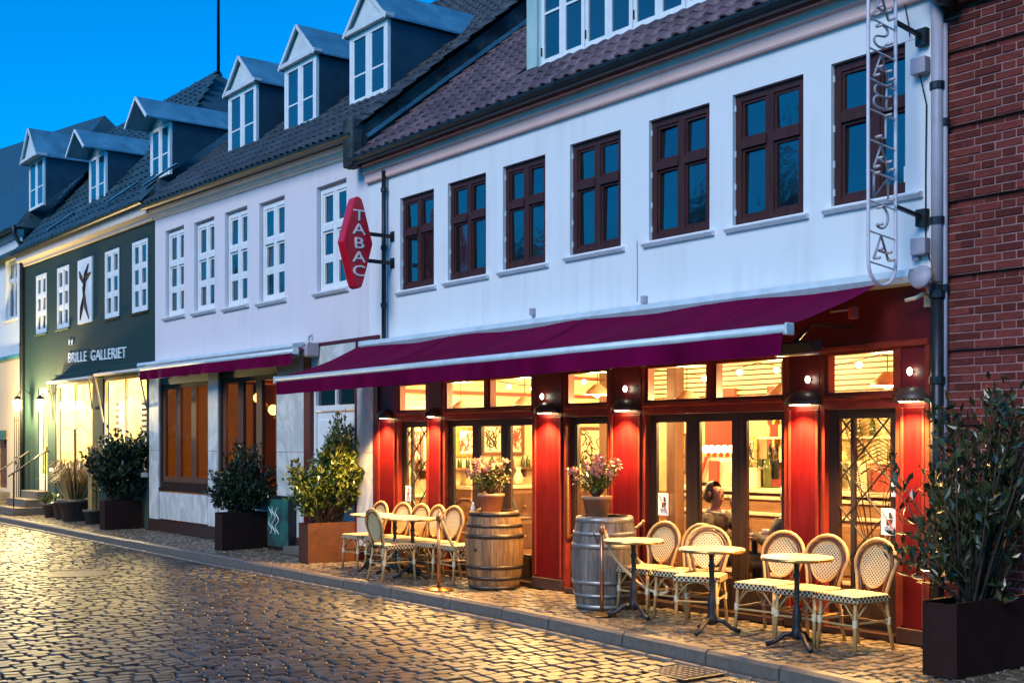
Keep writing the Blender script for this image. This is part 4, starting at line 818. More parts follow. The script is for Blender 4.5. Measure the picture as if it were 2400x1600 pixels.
# ------------------------------------------------------------------ green house shop front
for (a, c), nm in zip(CW, (0, 1)):
    f = MB(); w = .06; y = .03; z0, z1 = ZCW
    f.box(a, a + w, y, y + .06, z0, z1); f.box(c - w, c, y, y + .06, z0, z1); f.box(a + w, c - w, y, y + .06, z1 - w, z1); f.box(a + w, c - w, y, y + .06, z0, z0 + w); xm = (a + c) / 2; f.box(xm - .025, xm + .025, y + .002, y + .06, z0 + w, z1 - w)
    o = f.build('shop_window', m_cream, C)
    for p, q in ((a + w, xm - .025), (xm + .025, c - w)): MB().box(p, q, .055, .061, z0 + w, z1 - w).build('pane', m_shopglass, o)
    MB().box(a - .1, c + .1, -.12, .02, z0 - .09, z0 - .001).build('window_board', m_cream, o)
    n = 32; vs = []
    for i in range(n + 1):
        t_ = i / n; x = a + w + (c - a - 2 * w) * t_; yy = .13 + .025 * math.sin(t_ * 38); vs += [(x, yy, z1 - .02), (x, yy, z1 - .42 - .10 * abs(math.sin(t_ * math.pi * 2)))]
    MB().add(vs, [(2 * i, 2 * i + 1, 2 * i + 3, 2 * i + 2) for i in range(n)]).build('pleated_blind', m_blind, o, recalc=False)
f = MB(); f.box(CD0, CD0 + .08, .03, .09, .55, ZC1 - .05); f.box(CD1 - .08, CD1, .03, .09, .55, ZC1 - .05); f.box(CD0 + .08, CD1 - .08, .03, .09, .55, .95); f.box(CD0 + .08, CD1 - .08, .03, .09, ZC1 - .17, ZC1 - .05); o = f.build('shop_door', m_cream, C); MB().box(CD0 + .08, CD1 - .08, .055, .061, .95, ZC1 - .17).build('pane', m_shopglass, o); MB().box(CD1 - .06, CD1 - .03, -.02, .03, 1.5, 1.62).build('handle', m_brass, o)
MB().box(XCD + .2, XBC - .05, 2.0, 2.1, 0, 3.3).build('room_back_wall', m_shop_wall, C); MB().box(XCD + .2, XBC - .05, .14, 2.0, 3.28, 3.33).build('room_ceiling', m_shop_wall, C); MB().box(XCD + .2, XBC - .05, .14, 2.0, .4, .45).build('room_floor', m_slat, C)
MB().box(XBC - .05, XBC - .03, .14, 2.0, .45, 3.28).build('room_side_wall', m_shop_wall, C); MB().box(XCD + .18, XCD + .2, .14, 2.0, .45, 3.28).build('room_side_wall', m_shop_wall, C)
b = MB(); rk = thing('display_rack', 'dotted white display rack of spectacles at the right of the shop window', 'rack', (X(335, .6), .6, .45)); c = LOC[rk.name]; MB().box(c.x - .35, c.x + .25, .7, .74, .45, 2.7).build('board', m_whitepaint, rk)
for i in range(4):
    for j in range(12): b.box(c.x - .30 + i * .14, c.x - .23 + i * .14, .68, .699, 1.2 + j * .12, 1.25 + j * .12)
b.build('spectacles', m_ink, rk)
rk = thing('display_rack', 'brown banded display column in the right shop window', 'rack', (X(270, .6), .6, .45)); c = LOC[rk.name]; MB().box(c.x - .08, c.x + .08, .66, .74, .45, 2.7).build('post', m_whitepaint, rk)
for j in range(12): MB().box(c.x - .09, c.x + .09, .64, .659, 1.0 + j * .14, 1.07 + j * .14).build('shelf_box', m_walnut, rk)
for i, x in enumerate((-30.6, -28.6, -26.6, -24.6)):
    t = thing('shop_lamp', ['ceiling lamp just inside the green shop door', 'left ceiling lamp in the left shop window', 'ceiling lamp between the two shop windows', 'ceiling lamp in the right shop window'][i], 'lamp', (x, 1.0, 3.2), 'ceiling lamps in the green shop'); MB().lathe([(.0001, -.06), (.1, -.05), (.15, .03), (.0001, .03)], (x, 1.0, 3.24), 16).build('diffuser', m_globe, t, True); MB().lathe([(.15, .02), (.17, .02), (.17, .035)], (x, 1, 3.24), 16).build('ring', m_brass, t)
    point('shop_light', (x, 1.0, 3.05), 125, col=(1, .74, .27), r=.12, parent=t)
# lettering on the green house
p0, p1 = P(161, 845), P(296, 815); zz = (P(161, 850).z + P(296, 838).z) / 2
t = thing('shop_lettering', 'white lettering BRILLE GALLERIET with two dots on the green wall', 'sign', (p0.x, -.02, zz)); me = text_mesh('BRILLE  GALLERIET', .5, m_signwhite, .012); wid = max(v.co.x for v in me.vertices) - min(v.co.x for v in me.vertices)
zh = (P(161, 828).z - P(161, 851).z); hgt = max(v.co.y for v in me.vertices); 
bm = bmesh.new(); bm.from_mesh(me); seen = set(); tilt = math.atan2(P(296, 838).z - P(161, 850).z, p1.x - p0.x)
for f0 in bm.faces:
    if f0.index in seen: continue
    st_, comp = [f0], []; seen.add(f0.index)
    while st_:
        f = st_.pop(); comp.append(f)
        for e in f.edges:
            for g in e.link_faces:
                if g.index not in seen: seen.add(g.index); st_.append(g)
    idx = {}; vs = []; fs = []
    for f in comp:
        q = []
        for v in f.verts:
            if v.index not in idx: idx[v.index] = len(vs); vs.append((p0.x + v.co.x * (p1.x - p0.x) / wid, -.012 - v.co.z, P(161, 850).z + v.co.y * zh / hgt + v.co.x * (p1.x - p0.x) / wid * math.tan(tilt)))
            q.append(idx[v.index])
        fs.append(q)
    MB().add(vs, fs).build('letter', m_signwhite, t)
bm.free()
for u in (164.5, 171):
    p = P(u, 802)
    b = MB(); b.merge(MB().lathe([(.0001, 0), (.045, 0), (.045, .02), (.0001, .02)], n=14), Matrix.Translation((p.x, -.005, p.z)) @ Matrix.Diagonal((1, 1, 1.5, 1)) @ Matrix.Rotation(R(90), 4, 'X')); b.build('dot', m_signwhite, t)
# art panel with an abstract dark figure
pa = [P(186, 761), P(219, 754), P(219, 603), P(186, 610)]; x0, x1 = pa[0].x, pa[1].x; z0, z1 = pa[0].z, (pa[2].z + pa[3].z) / 2
t = thing('art_panel', 'white wall panel with an abstract dark branching figure between the windows', 'panel', ((x0 + x1) / 2, -.02, z0)); MB().box(x0, x1, -.04, -.004, z0, z1).build('board', m_signwhite, t)
b = MB(); w, h = x1 - x0, z1 - z0
for pts in ([(.5, .45), (.55, .62), (.62, .75), (.80, .90)], [(.5, .6), (.30, .72), (.15, .82)], [(.5, .45), (.35, .25), (.2, .06)], [(.52, .45), (.62, .25), (.82, .05)], [(.5, .3), (.5, .55), (.58, .70)], [(.6, .66), (.75, .72), (.95, .75)]): b.tube([(x0 + a * w, -.042, z0 + c * h) for a, c in pts], [.03] + [.055] * (len(pts) - 2) + [.018], 6)
b.build('dark_figure', m_ink, t)

# ------------------------------------------------------------------ awnings
def awning(label, x0, x1, yt, zt, yb, zb0, zb1, zt1, val, cx0=None, cx1=None, arms=(.06, .5, .94), box=.11, stripes=6):
    t = thing('awning', label, 'awning', ((x0 + x1) / 2, yt, zt)); cx0 = x0 if cx0 is None else cx0; cx1 = x1 if cx1 is None else cx1
    MB().ext([(cx0, .0 - .02, zt - .03), (cx0, yt - .06, zt - .03), (cx0, yt - .09, zt + .02), (cx0, yt - .07, zt + box * .7), (cx0, -.02, zt + box)], (cx1 - cx0, 0, zt1 - zt)).build('cassette', m_alu, t)
    n = 40; b = MB(); vs = []; m = 6
    for i in range(n + 1):
        k = i / n; x = x0 + (x1 - x0) * k
        for j in range(m + 1):
            q = j / m; sag = -.055 * math.sin(math.pi * q) + .02 * math.sin(k * 25 + q * 3) + .012 * math.sin(k * 61 - q * 5) * math.sin(math.pi * q); ztop = zt + (zt1 - zt) * k; zbar = zb0 + (zb1 - zb0) * k
            vs.append((x, yt + (yb - yt) * q, ztop + (zbar - ztop) * q + sag + .02))
    fs = [(i * (m + 1) + j, (i + 1) * (m + 1) + j, (i + 1) * (m + 1) + j + 1, i * (m + 1) + j + 1) for i in range(n) for j in range(m)]
    b.add(vs, fs).build('canopy', m_fabric, t, True, recalc=False)
    ns = int((x1 - x0) / 1.2)
    for i in range(1, ns):
        k = round(i / ns * n) / n; x = x0 + (x1 - x0) * k; pts = [vs[int(round(k * n)) * (m + 1) + j] for j in range(m + 1)]
        b2 = MB(); q = [(p_[0] - .012, p_[1], p_[2] + .004) for p_ in pts] + [(p_[0] + .012, p_[1], p_[2] + .004) for p_ in reversed(pts)]; nn = len(pts)
        b2.add(q, [(a_, a_ + 1, 2 * nn - 2 - a_, 2 * nn - 1 - a_) for a_ in range(nn - 1)]).build('seam', m_fabric, t, recalc=False)
    MB().tube([(x0 - .04, yb, zb0), (x1 + .04, yb, zb1)], .042, 12).build('front_bar', m_alu, t, True)
    for x, z in ((x0 - .04, zb0), (x1 + .04, zb1)): MB().box(x - .012, x + .012, yb - .052, yb + .052, z - .05, z + .05).build('end_cap', m_alu, t, bevel=.02)
    b = MB(); vs = []
    for i in range(n * 2 + 1):
        k = i / (n * 2); x = x0 + (x1 - x0) * k; z = zb0 + (zb1 - zb0) * k; w = .014 * math.sin(k * 60) + .012 * math.sin(k * 23)
        vs += [(x, yb - .03, z - .02), (x, yb - .032 + w, z - val * .6), (x, yb - .03 + w * 2, z - val)]
    b.add(vs, [(3 * i + j, 3 * i + 3 + j, 3 * i + 4 + j, 3 * i + 1 + j) for i in range(n * 2) for j in range(2)]).build('valance', m_fabric, t, True, recalc=False)
    for a in arms:
        x = x0 + (x1 - x0) * a; z = zb0 + (zb1 - zb0) * a; s = 1 if a < .5 else -1; e = (x + s * .45, (yt + yb) / 2 - .05, (zt + z) / 2 - .17)
        MB().bar((x, yt + .02, zt - .10), e, .04, .055).build('arm', m_alu, t); MB().bar(e, (x, yb + .03, z - .035), .035, .045).build('arm', m_alu, t); MB().ball(e, .04, 8, 6).build('elbow', m_alu, t)
    return t
zc = P(1200, 771, -.15).z
awning('wide plum awning pulled out over the cafe terrace with pale front bar', -15.1, -6.30, -.14, zc, -1.38, 2.55, 2.58, zc, .20, XAB + .12, X(2149, -.1))
awning('short plum awning half rolled in above the brown folding windows', X(331, -.42), X(690, -.42), -.14, 3.20, -.42, P(331, 866, -.42).z, P(690, 823, -.42).z, 3.16, .20, X(335, -.1), X(702, -.1), arms=(.04, .96), box=.10)
for i, (ul, vl, ur, vr, a1, a2) in enumerate(((112, 897, 214, 884, ((115, 894), (131, 991)), ((208, 887), (215.5, 957))), (222, 879, 329, 866, ((222, 879), (242, 989)), ((327, 876), (343, 953))))):
    p, q = P(ul, vl, -.4), P(ur, vr, -.4); t = thing('drop_arm_awning', ['rolled up drop arm awning above the left shop window', 'rolled up drop arm awning above the right shop window'][i] + ' of the green house', 'awning', ((p.x + q.x) / 2, -.1, q.z + .1))
    z = (p.z + q.z) / 2; MB().tube([(p.x, -.40, p.z), (q.x, -.40, q.z)], .035, 10).build('front_bar', m_cream, t, True); xa, xb = p.x - .35, q.x - .35
    MB().box(xa, xb, -.16, -.004, z + .02, z + .20).build('roll_housing', m_green, t, bevel=.03); MB().add([(xa, -.14, z + .12), (xb, -.14, z + .12), (q.x, -.40, q.z + .03), (p.x, -.40, p.z + .03)], [(0, 1, 2, 3)]).build('canopy', m_green, t)
    for (u0, v0), (u1, v1) in (a1, a2): s, e = P(u0, v0, -.4), P(u1, v1, -.03); MB().bar(s, e, .03, .03).build('arm', m_whitepaint, t)

# ------------------------------------------------------------------ signs
sx = -14.38; y0, y1, z0, z1 = -.83, -.36, 3.76, 5.03; yc = (y0 + y1) / 2; zc_ = (z0 + z1) / 2
t = thing('hanging_sign', 'red diamond shaped hanging sign with white vertical letters TABAC', 'sign', (sx, yc, z0))
def dia(k): return [(y0 + .0, zc_), (yc - .085, z1 - .1), (yc - .055, z1 - .025), (yc, z1), (yc + .055, z1 - .025), (yc + .085, z1 - .1), (y1, zc_), (yc + .085, z0 + .1), (yc + .055, z0 + .025), (yc, z0), (yc - .055, z0 + .025), (yc - .085, z0 + .1)]
dp = [(yc + (a - yc) * .985, zc_ + (c - zc_) * .985) for a, c in dia(1)]
MB().ext([(sx - .085, a, c) for a, c in dp], (.17, 0, 0)).build('box', m_signred, t, bevel=.02)
MB().ext([(sx + .0855, yc + (a - yc) * .88, zc_ + (c - zc_) * .94) for a, c in dp], (.006, 0, 0)).build('face', m_signred, t)
for i, ch in enumerate('TABAC'):
    me = text_mesh(ch, .26, m_signwhite, .006, align='CENTER'); o = place('letter', me, t, (sx + .098, yc + .005, 4.74 - i * .187 - .05), (R(90), 0, R(90)))
    for v in me.vertices: v.co.x *= 1.15; v.co.y *= .80
    w = [v.co.copy() for v in me.vertices]; m2 = me.copy()
for v in (549, 612):
    zz = P(900, v, -.2).z; MB().bar((sx, y1 - .06, zz), (sx, 0, zz), .03, .05).build('bracket', m_iron, t); MB().box(sx - .05, sx + .05, -.012, -.002, zz - .07, zz + .07).build('wall_plate', m_iron, t)
# vertical neon sign
nx, ny0, ny1 = -5.98, -.76, -.40; nz0, cell = P(2075, 668, -.58).z, .243
t = thing('neon_sign', 'unlit vertical neon script sign in a long looped tube frame at right', 'sign', (nx, -.4, nz0)); r_ = (ny1 - ny0) / 2; yc = (ny0 + ny1) / 2; zbase = nz0 + r_; ztop = zbase + cell * 10.1
loop = [(nx, yc + r_ * math.cos(a), zbase + r_ * math.sin(a)) for a in [math.pi + math.pi * i / 14 for i in range(15)]] + [(nx, ny1, zbase + .8), (nx, ny1, ztop)] + [(nx, yc + r_ * math.cos(a), ztop + r_ * math.sin(a)) for a in [math.pi * i / 14 for i in range(1, 15)]] + [(nx, ny0, zbase + .8)]
MB().tube(loop, .0145, 10, True).build('tube_frame', m_tube, t, True)
for i in range(11): zr = zbase - .02 + i * cell; MB().tube([(nx, ny0, zr + .02), (nx, ny1, zr - .02)], .008, 6).build('rung', m_tube, t)
arc = lambda cx, cz, rx, rz, a0, a1, n=10: [(cx + rx * math.cos(R(a0 + (a1 - a0) * i / n)), cz + rz * math.sin(R(a0 + (a1 - a0) * i / n))) for i in range(n + 1)]
GL = {'A': [[(.1, .0), (.5, 1), (.9, .0)], [(.25, .38), (.75, .3)]], 'C': [arc(.5, .5, .38, .46, 130, -130, 14)], 'N': [[(.1, 1), (.1, 0), (.88, .95), (.88, 0)]], 'L': [[(.75, 1), (.75, .05), (.2, .0)]],
      'B': [[(.8, .0), (.8, 1)], [(.8, 1)] + arc(.45, .75, .3, .24, 90, 270, 8) + [(.8, .5)], [(.8, .5)] + arc(.42, .25, .33, .25, 90, 270, 8) + [(.8, .0)]], 'S': [arc(.55, .74, .33, .24, 160, -90, 9) + arc(.45, .26, .33, .24, 90, 340, 9)[1:]]}
for i, ch in enumerate('ACNALBASAC'):
    zb_ = zbase + .01 + i * cell; b = MB()
    for st in GL[ch]:
        b.tube([(nx - .01, ny0 + .06 + a * (ny1 - ny0 - .12), zb_ + .02 + c * (cell - .05)) for a, c in st], .0105, 6)
        for a, c in (st[0], st[-1]): b.tube([(nx - .01, ny0 + .06 + a * .24, zb_ + .02 + c * .193), (nx + .05, ny0 + .06 + a * .24, zb_ + .02 + c * .193)], .012, 6)
    b.build('neon_letter', m_letter, t, True)
for v in (52, 484):
    zz = P(2100, v, -.4).z; MB().bar((nx, ny1, zz), (nx, 0, zz - .05), .03, .03).build('bracket', m_iron, t); MB().box(nx - .05, nx + .05, -.06, -.002, zz - .12, zz + .02).build('wall_plate', m_iron, t); MB().box(nx - .08, nx + .06, -.09, -.002, zz - .36, zz - .22).build('transformer', m_pipe, t, bevel=.01)
MB().tube([P(2118, 0, -.02), P(2130, 60, -.02), P(2132, 86, -.02)], .005, 5).build('cable', m_cable, t); MB().tube([(nx + .0, -.07, 4.75), (nx + .03, -.02, 4.5), (nx + .02, -.015, 3.9), (nx + .02, -.015, 3.35), (nx + .06, -.015, 3.2)], .006, 5).build('cable', m_cable, t)
# ------------------------------------------------------------------ wall lamps and small fittings
SW = 270
for i, (u, v, l) in enumerate(((910, 975, 'first half dome wall lamp from the left on the red front'), (1021, 975, 'second half dome wall lamp, left of the triple window'), (1288, 968, 'half dome wall lamp left of the cafe door'), (1470, 955, 'half dome wall lamp right of the cafe door'), (1887, 949, 'half dome wall lamp right of the bar window'), (2143, 934, 'rightmost half dome wall lamp on the red front'))):
    x = X(u); z = 2.035; t = thing('wall_lamp', l, 'wall lamp', (x, -.02, z), 'half dome wall lamps along the red cafe front'); r = .155
    w = [.14, .12, .20, .19, .20, .17][i]
    b = MB(); vs = []; n, m = 14, 6
    for j in range(m + 1):
        q = math.pi / 2 * j / m
        for k in range(n + 1): a = math.pi + math.pi * k / n; vs.append((x + w * math.cos(q) * math.cos(a), -.022 + .15 * math.cos(q) * math.sin(a), z + .13 * math.sin(q)))
    b.add(vs, [(j * (n + 1) + k, j * (n + 1) + k + 1, (j + 1) * (n + 1) + k + 1, (j + 1) * (n + 1) + k) for j in range(m) for k in range(n)]); o = b.build('shade', m_shade, t, True, recalc=False); sm = o.modifiers.new('thick', 'SOLIDIFY'); sm.thickness = .006
    MB().tube([(x - w * .55, -.075, z + .012), (x + w * .55, -.075, z + .012)], .017, 8).build('lamp_tube', m_bulb, t, True); MB().box(x - w, x + w, -.0218, -.02, z - .01, z + .12).build('back_plate', m_shade, t)
    spot('lamp_light', (x, -.135, z - .014), SW, (0, -.35, -1), 130, r=.03, blend=.6, parent=t)
for i, (u, v) in enumerate(((1270, 929), (1465, 911), (1893, 889), (2132, 870))):
    p = P(u, v, -.06); t = thing('pin_lamp', ['small bare bulb left of the cafe door', 'small bare bulb right of the cafe door', 'small bare bulb right of the bar window', 'small bare bulb at the right end'][i] + ' above a wall lamp', 'bulb', p, 'small bare bulbs on the red front'); MB().ball(p, .022, 10, 8, 1.5).build('bulb', m_led, t, True); MB().tube([p, (p.x, -.016, p.z)], .012, 8).build('holder', m_iron, t)
p = P(1866, 812, -.75); t = thing('patio_heater', 'cream fronted patio heater hanging under the awning edge', 'heater', p); MB().ext([(p.x - .22, p.y - .05, p.z - .06), (p.x - .22, p.y - .09, p.z + .02), (p.x - .22, p.y + .06, p.z + .05), (p.x - .22, p.y + .06, p.z - .04)], (.44, 0, 0)).build('housing', m_iron, t); MB().box(p.x - .20, p.x + .20, p.y - .04, p.y + .05, p.z - .075, p.z - .062).build('panel', m_barwhite, t); MB().tube([(p.x, p.y, p.z + .04), (p.x, p.y + .2, p.z + .2), (p.x, -.01, p.z + .2)], .015, 6).build('arm', m_iron, t)
p = P(2000, 733, -.35); t = thing('awning_motor', 'bright red small box at the awning arm joint', 'box', p); MB().box(p.x - .035, p.x + .035, p.y - .03, p.y + .03, p.z - .05, p.z + .05).build('box', m_poster_red, t, bevel=.008); MB().bar(p + Vector((-.03, 0, .03)), p + Vector((-.2, -.05, .02)), .012, .012).build('lead', m_bind, t)
p = P(2160, 650, -.25); t = thing('floodlight', 'grey round floodlight on a bracket at the corner of the white wall', 'light', p)
b = MB(); b.merge(MB().lathe([(.0001, -.05), (.075, -.03), (.10, .0), (.095, .03), (.0001, .03)], n=16), Matrix.Translation(p) @ Matrix.Rotation(R(75), 4, 'X')); b.build('head', m_pipe, t, True); MB().tube([p, p + Vector((0, .1, -.1)), (p.x + .02, -.01, p.z - .25)], .016, 6).build('arm', m_pipe, t); MB().box(p.x - .03, p.x + .07, -.03, -.013, p.z - .33, p.z - .2).build('wall_plate', m_pipe, t)
p = P(2150, 702, -.12); t = thing('hook_bracket', 'pale hooked bracket under the awning end', 'bracket', p); MB().tube([p + Vector((.06, .1, .03)), p + Vector((.05, 0, .04)), p + Vector((.0, -.03, .01)), p + Vector((-.09, -.03, .0))], .018, 6).build('hook', m_bind, t); MB().box(p.x + .02, p.x + .10, p.y + .06, p.y + .105, p.z - .06, p.z + .06).build('plate', m_bind, t)
p = P(712, 812, -.25); t = thing('wall_floodlight', 'grey blue floodlight box at the right end of the short awning', 'light', p); MB().ext([(p.x - .12, p.y, p.z - .05), (p.x + .12, p.y, p.z + .06), (p.x + .10, p.y, p.z - .14), (p.x + .02, p.y, p.z - .16)], (0, .2, 0)).build('head', m_pipe, t, bevel=.01); MB().tube([(p.x, p.y + .1, p.z + .02), (p.x - .03, p.y + .1, p.z + .14), (p.x + .06, p.y + .1, p.z + .18), (p.x + .08, p.y + .1, p.z + .1)], .014, 6).build('hook', m_pipe, t)
# no-pram stickers
for i, (u, v, hw, hh, Y) in enumerate(((1555, 1181, .075, .115, .04), (2083, 1222, .075, .115, .045), (957, 1156, .07, .105, .04))):
    p = P(u, v, Y); t = thing('door_sticker', ['white no pram sticker on the left leaf of the bar window', 'white no pram sticker on the right lattice window', 'white no pram sticker on the narrow lattice window'][i], 'sticker', p); MB().box(p.x - hw, p.x + hw, Y - .004, Y - .001, p.z - hh, p.z + hh).build('card', m_signwhite, t, bevel=.002)
    b = MB(); b.ext([(p.x - .02, Y - .006, p.z + .02), (p.x + .045, Y - .006, p.z + .02), (p.x + .03, Y - .006, p.z - .03), (p.x - .02, Y - .006, p.z - .03)], (0, .001, 0)); b.ext([(p.x + .005, Y - .006, p.z + .03), (p.x + .045, Y - .006, p.z + .03), (p.x + .03, Y - .006, p.z + .075), (p.x + .005, Y - .006, p.z + .085)], (0, .001, 0))
    for dx in (-.02, .03): b.tube([(p.x + dx + .018 * math.cos(a), Y - .006, p.z - .06 + .018 * math.sin(a)) for a in [k * math.pi / 5 for k in range(10)]], .003, 4, True)
    b.build('pram_mark', m_ink, t); MB().bar((p.x - .06, Y - .008, p.z + .09), (p.x + .06, Y - .008, p.z - .08), .004, .010, (0, 1, 0)).build('red_stroke', m_poster_red, t)
p = P(2098, 1147, .045); t = thing('door_sticker', 'small white notice above the no pram sticker on the lattice window', 'sticker', p); MB().box(p.x - .035, p.x + .035, .041, .044, p.z - .06, p.z + .06).build('card', m_signwhite, t); MB().box(p.x - .015, p.x + .015, .038, .040, p.z, p.z + .03).build('mark', m_ink, t)
for u, v in ((2129, 408), (955, 655)):
    p = P(u, v, .085); t = thing('window_notice', 'small white notice in the rightmost upstairs window' if u > 2000 else 'small white notice in the leftmost brown upstairs window', 'notice', p); MB().box(p.x - .04, p.x + .04, .078, .082, p.z - .07, p.z + .07).build('card', m_signwhite, t); MB().box(p.x - .02, p.x + .02, .075, .077, p.z + .005, p.z + .045).build('mark', m_ink, t)
# downpipes
xp = X(901, -.06); z0 = P(901, 405).z; pipe('downpipe', 'black downpipe between the white cafe house and the pale house', [(xp, -.07, z0), (xp, -.07, 4), (xp, -.07, 3.1)], .032, m_darkmetal, [(xp, -.07, zz) for zz in (5.2, 4.4, 3.6)])
xp = X(2197, -.1); pipe('downpipe', 'grey downpipe turning black below, beside the brick house', [(xp, -.10, 5.6), (xp, -.10, 4), (xp, -.10, 3.0)], .05, m_pipe, [(xp, -.10, zz) for zz in (3.5, 4.6)])
pipe('downpipe', 'black lower downpipe standing at the corner of the red front', [(xp, -.10, 2.98), (xp, -.10, 1.5), (xp, -.10, .05)], .055, m_darkmetal, [(xp, -.10, zz) for zz in (2.2, 2.9, 1.0)])
xp = X(2213, -.07); pipe('conduit', 'thin lilac grey conduit running down the edge of the brick wall', [(xp, -.065, 5.1), (xp, -.065, 3), (xp, -.065, .9)], .026, m_pipe, [(xp, -.065, zz) for zz in (4.3, 2.95, 1.9)], 'pipe')
pts = [P(33, 527, -.2), P(45, 545, -.2), P(58, 566, -.12), P(60, 590, -.08)]; xp = X(51, -.08)
pipe('downpipe', 'black downpipe with swan neck between the green house and the left house', [P(33, 527, -.24), P(33, 548, -.22), P(52, 580, -.1), (xp, -.08, P(51, 620, -.08).z), (xp, -.08, 3), (xp, -.08, .1)], .055, m_darkmetal, [(xp, -.08, 4.2), (xp, -.08, 2.6)])
# ------------------------------------------------------------------ lanterns, steps, railings by the green shop door
for i, (u, v, Y) in enumerate(((41, 948, -.35), (94, 948, -.3))):
    p = P(u, v, Y); t = thing('wall_lantern', ['glowing lantern above the iron trellis at the far left', 'glowing lantern beside the green shop door'][i], 'lantern', p, 'lanterns by the green shop door'); b = MB()
    b.lathe([(.06, -.14), (.10, .10), (.105, .11), (.09, .12)], p, 6); b.build('glass_body', m_globe, t); MB().lathe([(.13, .12), (.03, .22), (.0001, .23)], p, 6).build('cap', m_iron, t); MB().tube([p + Vector((0, 0, .22)), p + Vector((0, .05, .33)), (p.x, -.16, p.z + .36), (p.x, -.012, p.z + .25)], .012, 6).build('hook_arm', m_iron, t); MB().ball(p, .05, 10, 7).build('bulb', m_bulb, t, True)
    point('lantern_light', p + Vector((0, -.18, .0)), 300, col=(1, .74, .30), r=.1, parent=t)
st = thing('stone_steps', 'three stone steps up to the green shop door', 'steps', ((CD0 + CD1) / 2, -.45, 0))
for k in range(3): MB().box(CD0 - .55 + .12 * k, CD1 + .45 - .1 * k, -.92 + k * .30, -.008, k * .183, k * .183 + .18).build('step', m_kerb, st, bevel=.012)
sb = thing('stone_steps', 'low stone step in front of the far left door', 'steps', (DD1, -.4, 0)); MB().box(DD0 - .3, DD1 + .6, -.75, -.016, 0, .2).build('step', m_kerb, sb, bevel=.012); MB().box(DD0 - .3, DD1 + .3, -.45, -.016, .2, .42).build('step', m_kerb, sb, bevel=.012)
for i, (xa, ya) in enumerate(((CD0 - .35, -.85), (CD1 + .25, -.85))):
    t = thing('hand_railing', ['iron hand rail on the left of the shop steps', 'iron hand rail on the right of the shop steps'][i], 'railing', (xa, ya, 0)); MB().tube([(xa, ya, .02), (xa, ya, 1.0)], .018, 6).build('post', m_iron, t); MB().tube([(xa, -.12, .56), (xa, -.12, 1.5)], .018, 6).build('post', m_iron, t); MB().tube([(xa, ya - .12, .92), (xa, ya, 1.0), (xa, -.12, 1.5), (xa, -.02, 1.5)], .02, 6).build('rail', m_iron, t)
xt = X(41, -.3); t = thing('iron_trellis', 'wrought iron trellis panel with scrolls below the far left lantern', 'trellis', (xt, -.3, 0)); zt2 = P(41, 975, -.3).z
for dx in (-.28, -.1, .08, .26): MB().tube([(xt + dx, -.3, .03), (xt + dx, -.3, zt2)], .012, 6).build('bar', m_iron, t)
for z in (.25, 1.0, 1.35, zt2 - .1): MB().tube([(xt - .28, -.3, z), (xt + .26, -.3, z)], .010, 6).build('rail', m_iron, t)
for s in (-1, 1): MB().tube([(xt + s * (.16 - .13 * k / 16 * 1) * math.cos(k * .55), -.31, 1.18 + (.18 - .15 * k / 16) * math.sin(k * .55)) for k in range(17)], .010, 6).build('scroll', m_iron, t)

# ------------------------------------------------------------------ plants and planters
def leaf(b, p, d, up, l, w):
    d = d.normalized(); s = d.cross(up)
    if s.length < 1e-3: s = d.orthogonal()
    s.normalize(); n = s.cross(d); m = p + d * l * .5
    b.add([p, m + s * w / 2 + n * w * .12, p + d * l, m - s * w / 2 + n * w * .12], [(0, 1, 2), (0, 2, 3)])
def rv(rg, k=1): return Vector((rg.uniform(-k, k), rg.uniform(-k, k), rg.uniform(-k, k)))
def shrub(parent, base, lobes, nb, nl, m, seed, ls=.085, stem=.012):
    """lobes: (offset, radii) ellipsoids the branch tips fill"""
    rg = random.Random(seed); f = MB(); s = MB()
    for i in range(nb):
        off, rad = lobes[i % len(lobes)]
        while True:
            q = rv(rg)
            if q.length < 1: break
        tip = base + Vector(off) + Vector((q.x * rad[0], q.y * rad[1], q.z * rad[2])); root = base + Vector((rg.uniform(-.07, .07), rg.uniform(-.22, .22), 0)); mid = root.lerp(tip, .5) + rv(rg, .06) + Vector((0, 0, .05))
        s.tube([root, mid, tip], [stem, stem * .6, stem * .25], 5)
        for _ in range(nl):
            k = rg.uniform(.42, 1.04); c = root.lerp(mid, k * 2) if k < .5 else mid.lerp(tip, k * 2 - 1); c = c + rv(rg, .055 + .03 * rg.random())
            d = rv(rg); d.z = d.z * .7 + .35; leaf(f, c, d + (tip - root).normalized() * .5, rv(rg) + Vector((0, 0, .8)), ls * rg.uniform(.7, 1.25), ls * rg.uniform(.35, .5))
    s.build('stems', m_stem, parent, True); o = f.build('foliage', m, parent, False, recalc=False); return o
def planter(label, plabel, xr, xl, y0, y1, h, m, lobes, nb, nl, ml, seed, ls):
    t = thing('planter', label, 'planter', ((xl + xr) / 2, (y0 + y1) / 2, 0), 'rusty steel planters dividing the pavement'); b = MB(); th = .012
    b.box(xl, xl + th, y0, y1, .0, h); b.box(xr - th, xr, y0, y1, 0, h); b.box(xl + th, xr - th, y0, y0 + th, 0, h - .001); b.box(xl + th, xr - th, y1 - th, y1, 0, h - .001); b.build('box', m, t)
    MB().box(xl + th, xr - th, y0 + th, y1 - th, .05, h - .05).build('soil', m_soil, t)
    for xx in (xl, xr - .03): MB().box(xx, xx + .03, y0 + .003, y1 - .003, h - .0005, h + .012).build('lip', m, t)
    s = thing('shrub', plabel, 'shrub', ((xl + xr) / 2, (y0 + y1) / 2, h - .05), 'laurel shrubs in the planters'); shrub(s, LOC[s.name], lobes, nb, nl, ml, seed, ls)
